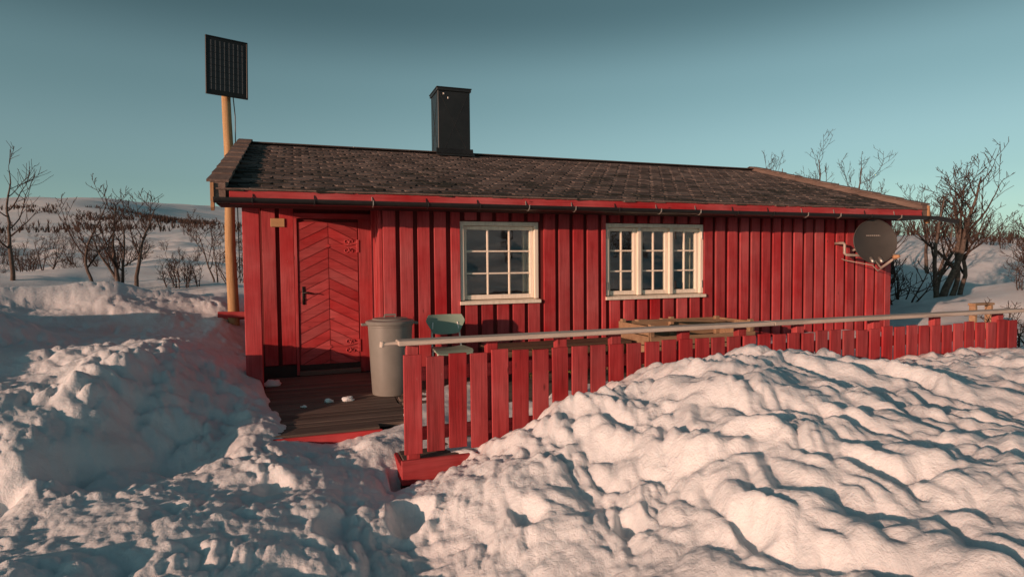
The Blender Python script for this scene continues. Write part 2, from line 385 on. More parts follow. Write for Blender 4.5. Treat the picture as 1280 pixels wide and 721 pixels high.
# snow levels, partly measured, with an unseen left bank added for its shadow (x, y, z in metres; deck boards are z = 0, the front wall is y = 0)
CTRL = [
    (0.91,-3.60,0.04), (1.13,-3.60,0.16), (1.40,-3.60,0.29), (1.67,-3.60,0.41), (1.98,-3.60,0.52), (2.38,-3.60,0.59), 
    (2.73,-3.60,0.66), (3.02,-3.60,0.70), (3.33,-3.60,0.73), (3.90,-3.60,0.63), (4.43,-3.60,0.55), (5.29,-3.60,0.54), 
    (6.14,-3.60,0.56), (6.70,-3.60,0.53), (2.37,-4.72,0.66), (1.99,-5.18,0.52), (1.70,-5.51,0.42), (1.51,-5.75,0.30), 
    (1.82,-4.14,0.38), (1.51,-4.52,0.24), (1.26,-4.84,0.14), (1.06,-5.10,0.06), (4.19,-5.07,0.58), (2.99,-5.77,0.58), 
    (2.41,-6.11,0.55), (2.02,-6.34,0.50), (2.69,-5.32,0.60), (2.05,-5.85,0.50), (1.76,-6.08,0.42), (0.98,-4.13,0.08), 
    (0.89,-4.56,0.00), (0.65,-3.22,-0.11), (0.61,-3.92,-0.08), (-0.50,-1.75,0.07), (-0.40,-2.16,-0.01), (0.53,-4.49,-0.12), (0.32,-2.39,-0.06), 
    (-0.29,-2.45,0.00), (-0.41,-3.08,0.00), (-0.93,-2.82,-0.02), (-1.30,-3.18,0.00), (-1.56,-3.54,0.02), (0.09,-3.83,0.00), 
    (-0.53,-3.97,0.06), (0.14,-4.52,-0.03), (-0.46,-4.46,0.05), (-1.10,-4.29,0.08), (-1.26,-4.31,0.10), (-0.25,-1.95,-0.02), 
    (-0.57,-1.92,-0.05), (-1.08,-2.09,-0.12), (-1.50,-2.48,-0.12), (-1.80,-2.93,-0.10), (-1.74,-2.70,0.18), (-1.49,-2.31,0.12), 
    (-0.96,-1.71,0.06), (-1.79,-1.98,0.40), (-1.67,-1.63,0.56), (-1.59,-1.02,0.60), (-1.44,-0.79,0.62), (-1.16,-0.82,0.46), 
    (-1.20,-1.35,0.32), (-0.81,-0.85,0.26), (-0.82,0.87,0.34), (-0.77,-1.19,0.10), (-0.53,-1.16,0.15), (-1.95,-2.48,0.22), 
    (-2.25,-1.07,0.42), (-2.22,-1.76,0.42), (-2.46,1.18,0.46), (-2.02,2.96,0.45), (-1.32,3.57,0.42), (-1.10,3.97,0.22), (-1.6,3.9,0.32), (-0.95,2.4,0.20), 
    (-2.78,3.94,0.58), (-1.81,5.47,0.72), (-2.59,6.03,0.90), (-1.50,6.59,1.05), (-2.53,7.36,1.10), (-3.62,4.95,0.92), 
    (-3.84,3.27,0.68), (-3.17,0.75,0.60), (-4.17,3.40,0.86), (-5.23,6.19,1.05), (-4.80,1.00,1.12), (-5.00,-2.60,0.10), (-7.00,-3.60,0.10), (0.55,-2.70,0.03), (0.62,-2.4,0.02), (-5.80,3.00,1.15),  # includes the out-of-view bank, added to shade the hollow
    (-3.90,-1.30,0.42), (-3.40,-3.00,0.05), (-9.00,3.00,1.10), (-9.00,-4.40,0.15), (-9.00,8.00,1.05), (-3.30,1.20,0.80), 
    (1.20,-2.00,0.05), (1.50,-0.80,0.03), (1.60,-3.00,0.03), (1.00,-3.00,0.00), (3.00,-2.00,0.20), (3.00,-0.50,0.08), 
    (5.00,-2.00,0.36), (5.00,-0.60,0.20), (7.00,-2.00,0.36), (7.00,-3.00,0.42), (5.00,-3.00,0.38), (3.30,-3.05,0.45), 
    (9.00,-0.50,0.28), (-0.50,-0.70,0.10), (-0.33,-1.30,0.05), (0.20,-0.50,-0.20), (2.00,3.00,0.00), (6.00,3.00,0.20), 
    (10.50,3.00,0.20), (11.00,7.00,0.30), (5.00,9.00,0.60), (0.00,9.00,0.80), (18.00,12.00,1.20), (0.00,-7.50,-0.12), 
    (0.00,-6.00,-0.06), (-3.00,-7.50,-0.05), (3.00,-8.00,0.45), (0.00,-10.00,0.10), (-3.00,-12.00,0.50), (5.00,-13.00,0.70), 
    (0.00,-20.00,1.00), (-12.00,-15.00,0.5), (14.00,-14.00,1.00), (0.00,-60.00,2.50), (-60.00,-60.00,2.00), (60.00,-60.00,5.00), 
    (100.00,0.00,3.00), (-100.00,0.00,3.50), (0.00,-600.00,40.00), (-600.00,-300.00,18.00), (600.00,-300.00,30.00), 
    (0.00,-2500.00,150.00), (-2500.00,-200.00,90.00), (2500.00,-1000.00,80.00), (-3.36,6.41,1.19), (-5.16,7.04,1.11), 
    (-1.64,7.92,1.16), (-7.07,11.96,1.09), (-4.47,11.05,1.17), (-2.20,11.31,1.17), (-20.20,25.09,1.38), (-25.24,33.25,1.68), 
    (-31.96,44.13,2.24), (-50.44,74.07,3.97), (-84.02,128.52,7.51), (-134.40,210.19,12.41), (-11.20,21.91,1.29), (-14.00,29.28,1.57), 
    (-17.72,39.11,2.10), (-27.95,66.13,3.75), (-46.53,115.29,7.14), (-74.43,189.01,11.82), (-6.70,20.33,1.25), (-8.37,27.29,1.51), 
    (-10.60,36.59,2.03), (-16.70,62.16,3.64), (-27.79,108.67,6.95), (-44.44,178.42,11.53), (-2.81,18.95,1.21), (-3.50,25.57,1.46), 
    (-4.42,34.41,1.97), (-6.95,58.72,3.54), (-11.55,102.94,6.79), (-18.45,169.24,11.27), (-352.51,564.41,43.56), (-194.98,508.96,45.91), 
    (-147.71,492.35,47.11), (-116.30,481.11,43.47), (-79.74,467.86,35.32), (-43.11,454.72,30.51), (67.04,415.71,26.65), 
    (-1734.46,2524.84,236.57), (-633.38,2134.18,182.85), (-363.32,2039.15,187.34), (-183.77,1975.01,168.89), (513.45,1728.84,162.04), 
    (11.09,1.26,0.09), (13.25,2.11,0.36), (15.68,2.32,0.52), (17.53,2.74,0.69), (9.83,-1.68,0.21), (10.73,-1.79,0.17), 
    (10.62,-0.36,0.38), (20.11,7.68,1.02), (22.47,6.84,0.85), (25.54,12.17,1.90), (28.91,10.97,1.79), (29.43,9.72,1.63), 
    (32.18,17.29,2.60), (35.15,16.24,2.52), (37.37,14.38,2.20), (56.78,36.24,3.39), (67.94,32.28,2.89), (43.63,13.20,1.54), 
    (12.80,-1.46,0.02), (329.09,322.52,9.06), (434.13,285.59,11.36), (539.08,248.53,10.33), (696.47,192.86,6.56), (1411.04,1407.92,62.64), 
    (2085.77,1169.69,56.01), (2985.41,852.05,47.17), ]
CP = np.array(CTRL)
def _warp(x, y):
    dx, dy = x, y+7.5; r = np.sqrt(dx*dx+dy*dy)+1e-9; k = np.log1p(r/1.5)/r
    return dx*k, dy*k
def _tps(d2): return 0.5*d2*np.log(d2+1e-12)
_wx, _wy = _warp(CP[:, 0], CP[:, 1])
_n = len(CP)
_A = np.zeros((_n+3, _n+3))
_A[:_n, :_n] = _tps((_wx[:, None]-_wx)**2 + (_wy[:, None]-_wy)**2) + np.eye(_n)*0.0015
_A[:_n, _n] = 1; _A[:_n, _n+1] = _wx; _A[:_n, _n+2] = _wy; _A[_n:, :_n] = _A[:_n, _n:].T
_zs = np.arcsinh(CP[:, 2]/2.0)
_W = np.linalg.solve(_A, np.concatenate([_zs, np.zeros(3)]))
def sstep(a, b, x):
    t = np.clip((x-a)/(b-a), 0, 1); return t*t*(3-2*t)
def snow_h(x, y):
    x = np.asarray(x, float); y = np.asarray(y, float); shp = x.shape; x = x.ravel(); y = y.ravel()
    wx, wy = _warp(x, y); z = _W[_n] + _W[_n+1]*wx + _W[_n+2]*wy
    for i in range(_n): z = z + _W[i]*_tps((wx-_wx[i])**2 + (wy-_wy[i])**2)
    z = np.sinh(z)*2.0
    r = np.hypot(x, y+7.5)
    near = 1-sstep(9, 22, r); mid = sstep(7, 14, r)*(1-sstep(60, 160, r))
    # plain: drifts and hummocks
    z += mid*(0.26*perlin(x/3.1, y/2.3, 3) + 0.55*perlin(x/9, y/6, 4) + 0.05*perlin(x/.9, y/.7, 5))
    z += sstep(40, 200, r)*(1.2*perlin(x/40, y/30, 6) + 5*perlin(x/160, y/110, 7)*sstep(150, 500, r))
    # trampled, shovelled snow on the left and in front
    wob = 0.12*perlin(x/.5, y/.5, 21); wob2 = 0.12*perlin(x/.5, y/.5, 22)
    left = 1-sstep(0.55, 1.3, x + .25*(y+3.5))
    berm = np.exp(-(((x+1.3)/.95)**2 + ((y+1.3)/1.1)**2)**2)
    xx, yy = x+wob, y+wob2
    nm = near > 0
    def billow(sx, sy, sd, X=xx, Y=yy): return near_only(nm, lambda p, q: np.abs(perlin(p/sx, q/sy, sd))*2-.42, X, Y)
    def chunk(sz, sd): return near_only(nm, lambda p, q: .35-np.minimum(worley(p/sz, q/sz, sd)[0], .8)**2, xx, yy)
    def crust(sz, sd): return near_only(nm, lambda p, q: (lambda w: np.minimum(w[1]-w[0], .30)-.2)(worley(p/sz, q/(sz*1.7), sd)), x+2.2*wob, y+2.2*wob2)
    clod = perlin(x/.055, y/.055, 10); grit = perlin(x/.024, y/.024, 31)
    c1, c2, c3 = chunk(.21, 8), chunk(.105, 9), chunk(.052, 28)
    patch = sstep(-.25, .35, perlin(x/.8, y/.6, 29))           # some stretches broken up, others packed flat
    rough = left*(1-.6*berm)
    z += near*rough*(0.055*perlin(x/.7, y/.7, 11) + (.35+.65*patch)*(0.085*c1 + 0.055*c2 + 0.026*c3) + 0.007*clod + .003*grit)
    # broken lumps of shovelled snow on the bank
    z += near*berm*(0.07*perlin(x/.45, y/.45, 12) + 0.055*billow(.34, .34, 13) + 0.08*c1*patch + 0.045*c2 + .018*c3 + .006*clod - .10)
    # wind-cut, half-melted ribs on the big bank on the right, running towards the path
    right = (1-left)*sstep(-8.5, -6.5, y)*(1-sstep(-3.3, -2.9, y))
    xr = x + .22*(y+4) + 0.16*perlin(x/.7, y/1.1, 14)
    z += near*right*(0.065*perlin(xr/.80, y/1.7, 17) + 0.062*billow(.36, 1.3, 15, xr, y) + 0.040*billow(.21, .36, 25) + 0.022*billow(.105, .15, 18)
        + .045*crust(.22, 26)*patch + .020*c2*patch + .010*c3 + 0.006*clod + .003*grit - .03)
    oth = near*(1-left)*(1-right)
    z += oth*(0.03*perlin(x/.6, y/.6, 19) + .012*perlin(x/.16, y/.16, 20))
    # the cut foot of the shovelled bank, along the trodden path
    for (ax, ay), (bx, by) in zip(CUT[:-1], CUT[1:]):
        t = np.clip(((x-ax)*(bx-ax) + (y-ay)*(by-ay))/((bx-ax)**2 + (by-ay)**2), 0, 1)
        d2 = (x-ax-t*(bx-ax)+.25*wob)**2 + (y-ay-t*(by-ay)+.25*wob2)**2
        z = z - .085*np.exp(-d2/.0055)
    # footprints
    for (px, py, pr, dp) in FEET:
        q = ((x-px+.6*wob)/pr)**2 + ((y-py+.6*wob2)/(pr*1.7))**2
        z += -dp*np.exp(-q*q) + .15*dp*np.exp(-(q-1.9)**2*1.4)*near
    # swept clear: the cabin's footprint and the entrance boards
    def inside(x0, x1, y0, y1, s): return sstep(x0-s, x0, x)*(1-sstep(x1, x1+s, x))*sstep(y0-s, y0, y)*(1-sstep(y1, y1+s, y))
    m = inside(-0.50, 9.27, 0.03, 6.8, 0.03)
    edge = np.interp(y, [-2.0, -1.6, -1.3, -.7, 0, 1], [-.16, -.18, -.22, -.36, -.44, -.46]) + .05*perlin(x/.25, y/.25, 23)
    m = np.maximum(m, sstep(0, .10, x-edge)*(1-sstep(.80, .95, x + .1*perlin(x/.3, y/.3, 24)))*sstep(-2.10, -2.04, y)*(1-sstep(.1, .2, y)))
    m = np.maximum(m, inside(0.60, 1.10, -3.26, -3.06, 0.03))
    m = np.maximum(m, sstep(1.9, 2.3, x+.3*perlin(x/.3, y/.3, 33))*(1-sstep(4.6, 5.4, x))*sstep(-1.75, -1.60, y+.25*perlin(x/.35, y/.35, 34)))
    low = np.minimum(z, -0.22); z = z*(1-m) + low*m
    return z.reshape(shp)
CUT = [(-2.3, -3.7), (-1.80, -2.93), (-1.52, -2.41), (-1.12, -2.10), (-.75, -2.22)]
FEET = [(0.58, -3.95, .10, .12), (0.50, -4.75, .10, .10), (1.72, -5.52, .06, .07), (1.45, -5.0, .06, .07), (1.1, -4.6, .07, .06), (2.35, -5.55, .06, .07), (-0.2, -3.3, .09, .06), (0.15, -4.1, .09, .07), (-0.75, -3.7, .09, .05)]
def ground(x, y): return float(snow_h(np.array([x]), np.array([y]))[0])

def make_snow():
    fine = np.linspace(R(-38), R(78), 820); rest = np.linspace(R(78), R(322), 150)[1:-1]
    ang = np.concatenate([fine, rest]); na = len(ang)
    rr = np.concatenate([np.exp(np.arange(math.log(.5), math.log(13), .0072)), np.exp(np.arange(math.log(13), math.log(4200), .022))])
    A_, R_ = np.meshgrid(ang, rr)
    X = np.sin(A_)*R_; Y = np.cos(A_)*R_ - 7.5
    Z = snow_h(X, Y)
    nr = len(rr)
    V = np.stack([X, Y, Z], -1).reshape(-1, 3)
    i = np.arange(nr-1)[:, None]*na; j = np.arange(na)[None, :]; k = (j+1) % na
    Q = np.stack([i+j, i+na+j, i+na+k, i+k], -1).reshape(-1, 4)
    # the middle: a small fan under the photographer
    V = np.vstack([V, [[0, -7.5, float(Z[0].mean())]]]); c = len(V)-1
    T = np.stack([np.full(na, c), np.arange(na), (np.arange(na)+1) % na], -1)
    me = bpy.data.meshes.new('snow_ground')
    nq, ntg = len(Q), len(T)
    me.vertices.add(len(V)); me.vertices.foreach_set('co', V.ravel())
    me.loops.add(nq*4+ntg*3); me.loops.foreach_set('vertex_index', np.concatenate([Q[:, ::-1].ravel(), T[:, ::-1].ravel()]))
    me.polygons.add(nq+ntg)
    me.polygons.foreach_set('loop_start', np.concatenate([np.arange(nq)*4, nq*4+np.arange(ntg)*3]))
    me.polygons.foreach_set('use_smooth', np.ones(nq+ntg, bool))
    me.update(calc_edges=True); me.validate()
    me.flip_normals()
    o = obj('snow_ground', me); me.materials.append(M['snow']); o['kind'] = 'structure'
    me.update()
    if me.polygons[nq//2].normal.z < 0: me.flip_normals()
    return o
make_snow()

# ------------------------------------------------------------------ cabin
XL, XR_, YB, RX = -0.563, 9.33, 6.9, 0.97     # left corner, right corner, back wall, corner of the entrance recess
YD = 0.92                                     # recessed door wall
WT = 2.30                                     # wall top
cabin = thing('cabin', 'red board cabin with cream windows and dark shingle roof standing in snow', 'cabin', (4.4, 3.4, 0))
WIN = [(1.94, 3.015, 0.926, 1.988), (4.017, 5.637, 0.93, 1.99)]
wb = MB()
# front wall panel round its window openings
xs = [RX]
for (a, b_, c, d) in WIN:
    wb.box(xs[-1], a+.01, 0, .12, -.2, WT); wb.box(a+.01, b_-.01, 0, .12, -.2, c+.03); wb.box(a+.01, b_-.01, 0, .12, d-.01, WT); xs.append(b_-.01)
wb.box(xs[-1], XR_, 0, .12, -.2, WT)
wb.box(RX, RX+.1, .12, YD, -.2, WT)                         # recess return
wb.box(XL+.1, RX+.1, YD, YD+.12, -.2, WT)                    # recess back
wb.box(XL, XL+.1, YD, YB, -.2, WT)                       # gables
wb.box(XR_-.1, XR_, .12, YB, -.2, WT)
wb.box(XL+.1, XR_-.1, YB-.1, YB, -.2, WT)
for gx in (XL, XR_-.1): wb.prism([(0.1, WT), (YB-.1, WT), (3.44, 3.36)], 'X', gx, gx+.1)
wall = wb.build('wall', M['red_dimmed'], cabin)  # panel colour carries the shade between the boards
fl = MB().box(XL+.1, XR_-.1, YD+.12, YB-.1, -.12, -.04).build('floor', M['inside'], cabin)
MB().box(RX+.1, XR_-.1, 3.2, 3.28, -.04, WT).build('partition', M['inside'], cabin)
MB().box(RX+.1, XR_-.1, .12, YD+.12, -.12, -.045).build('floor', M['inside'], cabin)

def board(x0, x1, z0, z1, y=0.0, th=.044, par=wall, mat='red'):
    j = rng.uniform(-.002, .002)
    return MB().box(x0, x1, y-th+j, y-.0005, z0+rng.uniform(-.006, .006), z1, .003).build('board', M[mat], par)
# front: corner board, then board on board
x = RX+.005
board(x, x+.15, .10, 2.26); x += .205
while x < XR_-.02:
    w_ = rng.uniform(.148, .166)
    segs = [(.10, 2.26)]
    x1 = min(x+w_, XR_+.0)
    for (a, b_, c, d) in WIN:
        if x1 > a-.005 and x < b_+.005:
            if x < a-.04: x1 = a-.004
            elif x1 > b_+.04 and x > b_-.06: x = b_+.004
            else: segs = [(.10, c-.002), (d+.012, 2.26)]
    for s_ in segs: board(x, x1, *s_)
    x = x1 + rng.uniform(.054, .066)
board(XR_-.10, XR_+.026, .1, 2.26, y=-.0470, th=.02)
# return of the entrance recess
for k, (y0, y1) in enumerate(((0.01, .20), (.27, .44), (.50, .66), (.72, .88))):
    MB().box(RX-.040, RX-.0005, y0, y1, .08, 2.26, .003).build('board', M['red'], wall)
# door wall
for (a, b_) in ((-.435, -.275), (-.225, -.055)): board(a, b_, .15, 2.26, y=YD)
# gables
for gx, s_ in ((XL, -1), (XR_, 1)):
    yy = .12 if s_ > 0 else YD+.03
    while yy < YB-.2:
        top = min(2.27 + .30*min(yy, YB-yy), 3.3)
        a, b_ = (gx-.024, gx-.0005) if s_ < 0 else (gx+.0005, gx+.024)
        MB().box(a, b_, yy, yy+.155, .1, top, .003).build('board', M['red_dimmed'], wall); yy += .21  # boards dimmed to cut their red glow on the snow
MB().box(XL+.005, XL+.095, .099, YD-.03, 2.17, 2.299, .004).build('beam', M['red'], cabin)
MB().box(XL+.151, RX-.042, .0, .09, 2.14, 2.299, .004).build('beam', M['redx'], cabin)
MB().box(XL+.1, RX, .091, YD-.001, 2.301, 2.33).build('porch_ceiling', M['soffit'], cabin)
# corner post of the entrance and the dark foot below it
MB().box(XL-.03, XL+.150, -.03, .098, -.2, 2.26, .006).build('corner_post', M['red'], cabin)
MB().box(-.46, RX-.03, YD-.030, YD-.002, -.1, .135, .004).build('plinth', M['plinth'], cabin)  # near-black strip puts the snow bank's shadow into the door wall's foot
MB().box(RX+.01, XR_-.01, -.018, -.001, -.2, .095, .003).build('plinth', M['plinth'], cabin)

# door: two halves of slanting planks meeting in a chevron
door = MB().box(-.012, .764, YD-.012, YD-.001, .12, 2.02).build('door', M['red'], cabin)
def clip_poly(poly, a, b_, c):      # keep a*x+b*z<=c
    out = []
    for i in range(len(poly)):
        p, q = poly[i], poly[(i+1) % len(poly)]; dp = a*p[0]+b_*p[1]-c; dq = a*q[0]+b_*q[1]-c
        if dp <= 0: out.append(p)
        if dp*dq < 0:
            t = dp/(dp-dq); out.append((p[0]+t*(q[0]-p[0]), p[1]+t*(q[1]-p[1])))
    return out
dx0, dx1, dz0, dz1 = .0, .752, .135, 2.01; dxm = .376; sl = math.tan(R(27)); pit = .136
for side in (0, 1):
    for k in range(-3, 18):
        zb = dz0 + k*pit
        if side == 0: q = [(dx0, zb), (dxm-.004, zb+sl*(dxm-dx0)), (dxm-.004, zb+sl*(dxm-dx0)+pit-.009), (dx0, zb+pit-.009)]
        else: q = [(dxm+.004, zb+sl*(dxm-dx0)), (dx1, zb), (dx1, zb+pit-.009), (dxm+.004, zb+sl*(dxm-dx0)+pit-.009)]
        q = clip_poly(q, 0, -1, -dz0); q = clip_poly(q, 0, 1, dz1) if q else q
        if len(q) < 3: continue
        ar = abs(sum(q[i][0]*q[(i+1) % len(q)][1]-q[(i+1) % len(q)][0]*q[i][1] for i in range(len(q))))/2
        if ar < .002: continue
        MB().prism(q, 'Y', YD-.030+rng.uniform(-.0015, .0015), YD-.013).build('plank', M['redx'], door)
MB().box(-.050, -.014, YD-.045, YD-.001, .0, 2.06, .003).build('door_frame', M['red'], cabin)
MB().box(.768, .940, YD-.034, YD-.001, .0, 2.06, .003).build('door_frame', M['red'], cabin)
MB().box(-.050, .940, YD-.047, YD-.001, 2.062, 2.13, .003).build('door_frame', M['redx'], cabin)
MB().box(-.013, .767, YD-.10, YD-.032, .0, .06, .006).build('threshold', M['deck'], cabin)
def scroll(cx, cz, r0, turns, a0, sgn, n=18):
    return [(cx+sgn*0 + r0*(1-t*.75)*math.cos(a0+sgn*turns*2*math.pi*t), YD-.037, cz+r0*(1-t*.75)*math.sin(a0+sgn*turns*2*math.pi*t)) for t in [i/n for i in range(n+1)]]
for hz in (1.70, .36):
    h = MB()
    h.box(.735, .772, YD-.046, YD-.0305, hz-.085, hz+.085, .003)
    h.tube([(.74, YD-.037, hz+.035), (.62, YD-.037, hz+.012), (.50, YD-.037, hz), (.37, YD-.037, hz+.004)], [.010, .010, .008, .006], 6)
    h.tube([(.74, YD-.037, hz-.035), (.62, YD-.037, hz-.012), (.50, YD-.037, hz)], [.010, .010, .008], 6)
    for sg in (1, -1):
        h.tube(scroll(.605, hz+sg*.055, .042, 1.1, -sg*math.pi/2, sg), .007, 5)
        h.tube(scroll(.675, hz+sg*.062, .032, 1.0, -sg*math.pi/2, -sg), .006, 5)
    h.prism([(.345, hz+.004), (.375, hz+.026), (.405, hz+.004), (.375, hz-.018)], 'Y', YD-.042, YD-.0305)
    h.build('hinge', M['redx'], door)
h = MB(); h.box(.035, .068, YD-.040, YD-.0305, .93, 1.17, .004)
h.tube([(.052, YD-.04, 1.085), (.052, YD-.085, 1.085)], .009, 8); h.tube([(.052, YD-.085, 1.085), (.11, YD-.088, 1.095), (.185, YD-.085, 1.075)], [.010, .009, .007], 8)
h.tube([(.052, YD-.04, 1.0), (.052, YD-.05, 1.0)], .010, 8)
h.build('handle', M['iron'], door, True)
MB().box(-.33, -.16, YD-.058, YD-.0465, 1.945, 2.055, .004).build('plaque', M['brass'], cabin)

# windows
def window(x0, x1, z0, z1, ncas, cols, rows, label):
    wn = thing('window', label, None)
    del wn['label']
    wn.parent = cabin; wn.location = ((x0+x1)/2 - 4.4, -3.4, z0)
    if 'category' in wn: del wn['category']
    c = 'cream'; zs = z0+.055; fw = .052
    def part(name, mb, mat=c, par=wn, smooth=False): return mb.build(name, M[mat], par, smooth)
    # casing: jambs, head and sill
    for (a, b_) in ((x0, x0+fw), (x1-fw, x1)): part('jamb', MB().box(a, b_, -.022, .115, zs, z1, .004))
    part('head', MB().box(x0+fw, x1-fw, -.022, .115, z1-fw, z1, .004))
    sl_ = MB(); sl_.add([(x0-.012, -.078, z0), (x1+.012, -.078, z0), (x1+.012, .115, z0), (x0-.012, .115, z0), (x0-.012, -.078, z0+.040), (x1+.012, -.078, z0+.040), (x1+.012, .115, zs), (x0-.012, .115, zs)],
        [(0, 3, 2, 1), (4, 5, 6, 7), (0, 1, 5, 4), (1, 2, 6, 5), (2, 3, 7, 6), (3, 0, 4, 7)]); part('sill', sl_)
    W = (x1-x0-2*fw - .055*(ncas-1))/ncas
    for i in range(ncas):
        a = x0+fw+i*(W+.055); b_ = a+W
        if i: part('mullion', MB().box(a-.055, a, -.016, .110, zs, z1-fw, .004))
        zz0, zz1 = zs+.004, z1-fw-.004; sw = .046; a += .003; b_ -= .003
        cas = part('casement', MB().box(a, a+sw, .030, .085, zz0, zz1, .004).box(b_-sw, b_, .030, .085, zz0, zz1, .004).box(a+sw, b_-sw, .0305, .0845, zz1-sw, zz1, .004).box(a+sw, b_-sw, .0305, .0845, zz0, zz0+sw+.012, .004))
        gx0, gx1, gz0, gz1 = a+sw, b_-sw, zz0+sw+.012, zz1-sw; mw = .022
        pw = (gx1-gx0-mw*(cols-1))/cols; ph = (gz1-gz0-mw*(rows-1))/rows
        for k in range(1, cols): part('muntin', MB().box(gx0+k*pw+(k-1)*mw, gx0+k*pw+k*mw, .040, .078, gz0, gz1, .004), par=wn)
        for k in range(1, rows):
            for q in range(cols):
                part('muntin', MB().box(gx0+q*(pw+mw), gx0+q*(pw+mw)+pw, .0415, .0765, gz0+k*ph+(k-1)*mw, gz0+k*ph+k*mw, .004), par=wn)
        for k in range(rows):
            for q in range(cols):
                px, pz = gx0+q*(pw+mw), gz0+k*(ph+mw)
                t = rng.uniform(-.0006, .0006)
                pm = MB().box(px, px+pw, .057, .061, pz, pz+ph, 0, Matrix.Translation((px, .059, pz)) @ Matrix.Rotation(t*6, 4, 'Z') @ Matrix.Rotation(t*4, 4, 'X') @ Matrix.Translation((-px, -.059, -pz)))
                part('pane', pm, 'glass')
    return wn
w1 = window(*WIN[0], 1, 3, 3, 'window')
w2 = window(*WIN[1], 3, 2, 3, 'window')
for hz in (1.12, 1.83):
    for hx in (4.03, 5.14, 5.60): MB().box(hx, hx+.026, -.032, -.0225, hz-.055, hz+.055, .004).build('hinge', M['steel'] if hx != 5.14 else M['iron'], w2)
# curtains just inside the panes
def curtain(x0, x1, z0, z1, par):
    mb = MB(); n = 26; vs = []
    for i in range(n+1):
        t = i/n; xx = x0+(x1-x0)*t; yy = .20+.018*math.sin(t*22)+.008*math.sin(t*9)
        vs += [(xx, yy, z0), (xx+.02*math.sin(t*5), yy, z1)]
    mb.add(vs, [(2*i, 2*i+2, 2*i+3, 2*i+1) for i in range(n)]); mb.build('curtain', M['curtain'], par, True)
curtain(2.86, 3.05, .95, 1.98, w1); curtain(1.93, 2.00, .95, 1.98, w1)
curtain(5.45, 5.66, .95, 1.98, w2); curtain(4.0, 4.08, .95, 1.98, w2); 

# roof: two slabs, shingles on the front slope, raised verges
EY, EZ, RY, RZ = -0.47, 2.262, 3.44, 3.465
RX0, RX1 = -0.862, 9.637
sl = Vector((0, RY-EY, RZ-EZ)).normalized(); nrm = Vector((0, -sl.z, sl.y)); SL = math.hypot(RY-EY, RZ-EZ)
rb = MB()
rb.prism([(EY, EZ-.012), (RY, RZ-.012), (RY+(RY-EY), EZ-.012), (RY+(RY-EY), EZ-.11), (RY, RZ-.115), (EY, EZ-.10)], 'X', RX0+.03, RX1-.03)
roof = rb.build('roof', M['shingle'], cabin)
MB().box(RX0+.1, RX1-.1, RY-.11, RY+.11, RZ+.0, RZ+.0205, .004).build('ridge_cap', M['shingle'], roof)
tw, ex = .225, .19
def shingle_mesh(seed):
    r_ = random.Random(seed); lift = .015+r_.uniform(-.003, .005); j = lambda s: r_.uniform(-s, s)
    P = [(-tw*.5, ex*1.5), (-tw*.497, ex*.22+j(.010)), (-tw*.36+j(.012), j(.008)), (tw*.36+j(.012), j(.008)), (tw*.497, ex*.22+j(.010)), (tw*.5, ex*1.5)]
    vs = []
    for (a, b_) in P: vs.append((a, b_, lift*(1-b_/(ex*1.5))+.003 + (r_.uniform(-.002, .004) if b_ < ex else 0)))
    for (a, b_) in P: vs.append((a, b_, -.003))
    return vs, [tuple(range(6))] + [((i+1) % 6, i, 6+i, 6+(i+1) % 6) for i in range(6)]
VAR = [shingle_mesh(i) for i in range(14)]
VM = []
for i, (vs, fs) in enumerate(VAR):
    m_ = MB(); m_.add(vs, fs); VM.append(m_.mesh('shingle', M['shingle']))
place = []
rows_ = int(SL/ex); cnt = int((RX1-RX0-.5)/tw)
for i in range(rows_):
    for k in range(cnt+1):
        xx = RX0+.26+k*tw+(tw/2 if i % 2 else 0)
        if xx > RX1-.24: continue
        tt = i*ex-.035
        p = Vector((xx, EY, EZ)) + sl*tt
        place.append(((p-Vector((0, -7.5, 1.45))).length/ (0.35+0), i, p, rng.randrange(14)))
place.sort(key=lambda q: q[0])
base = Matrix(((1, 0, 0), (0, sl.y, -sl.z), (0, sl.z, sl.y))).transposed()
base = Matrix(((1, 0, 0), (0, sl.y, nrm.y), (0, sl.z, nrm.z)))
rest = MB()
inv = abs_loc(cabin)
for q, (d_, i, p, vi) in enumerate(place):
    rot = base.to_4x4() @ Matrix.Rotation(rng.uniform(-.05, .05), 4, 'Z') @ Matrix.Translation((rng.uniform(-.008, .008), rng.uniform(-.012, .012), rng.uniform(-.001, .003)))
    mt = Matrix.Translation(p + nrm*-.010) @ rot
    if q < 300:
        o = bpy.data.objects.new('shingle', VM[vi]); col.objects.link(o); o.parent = roof
        o.matrix_basis = mt
    else:
        vs, fs = VAR[vi]; rest.add([mt @ Vector(v_) for v_ in vs], fs)
ro = rest.build('shingles', M['shingle'], roof); ro['kind'] = 'stuff'
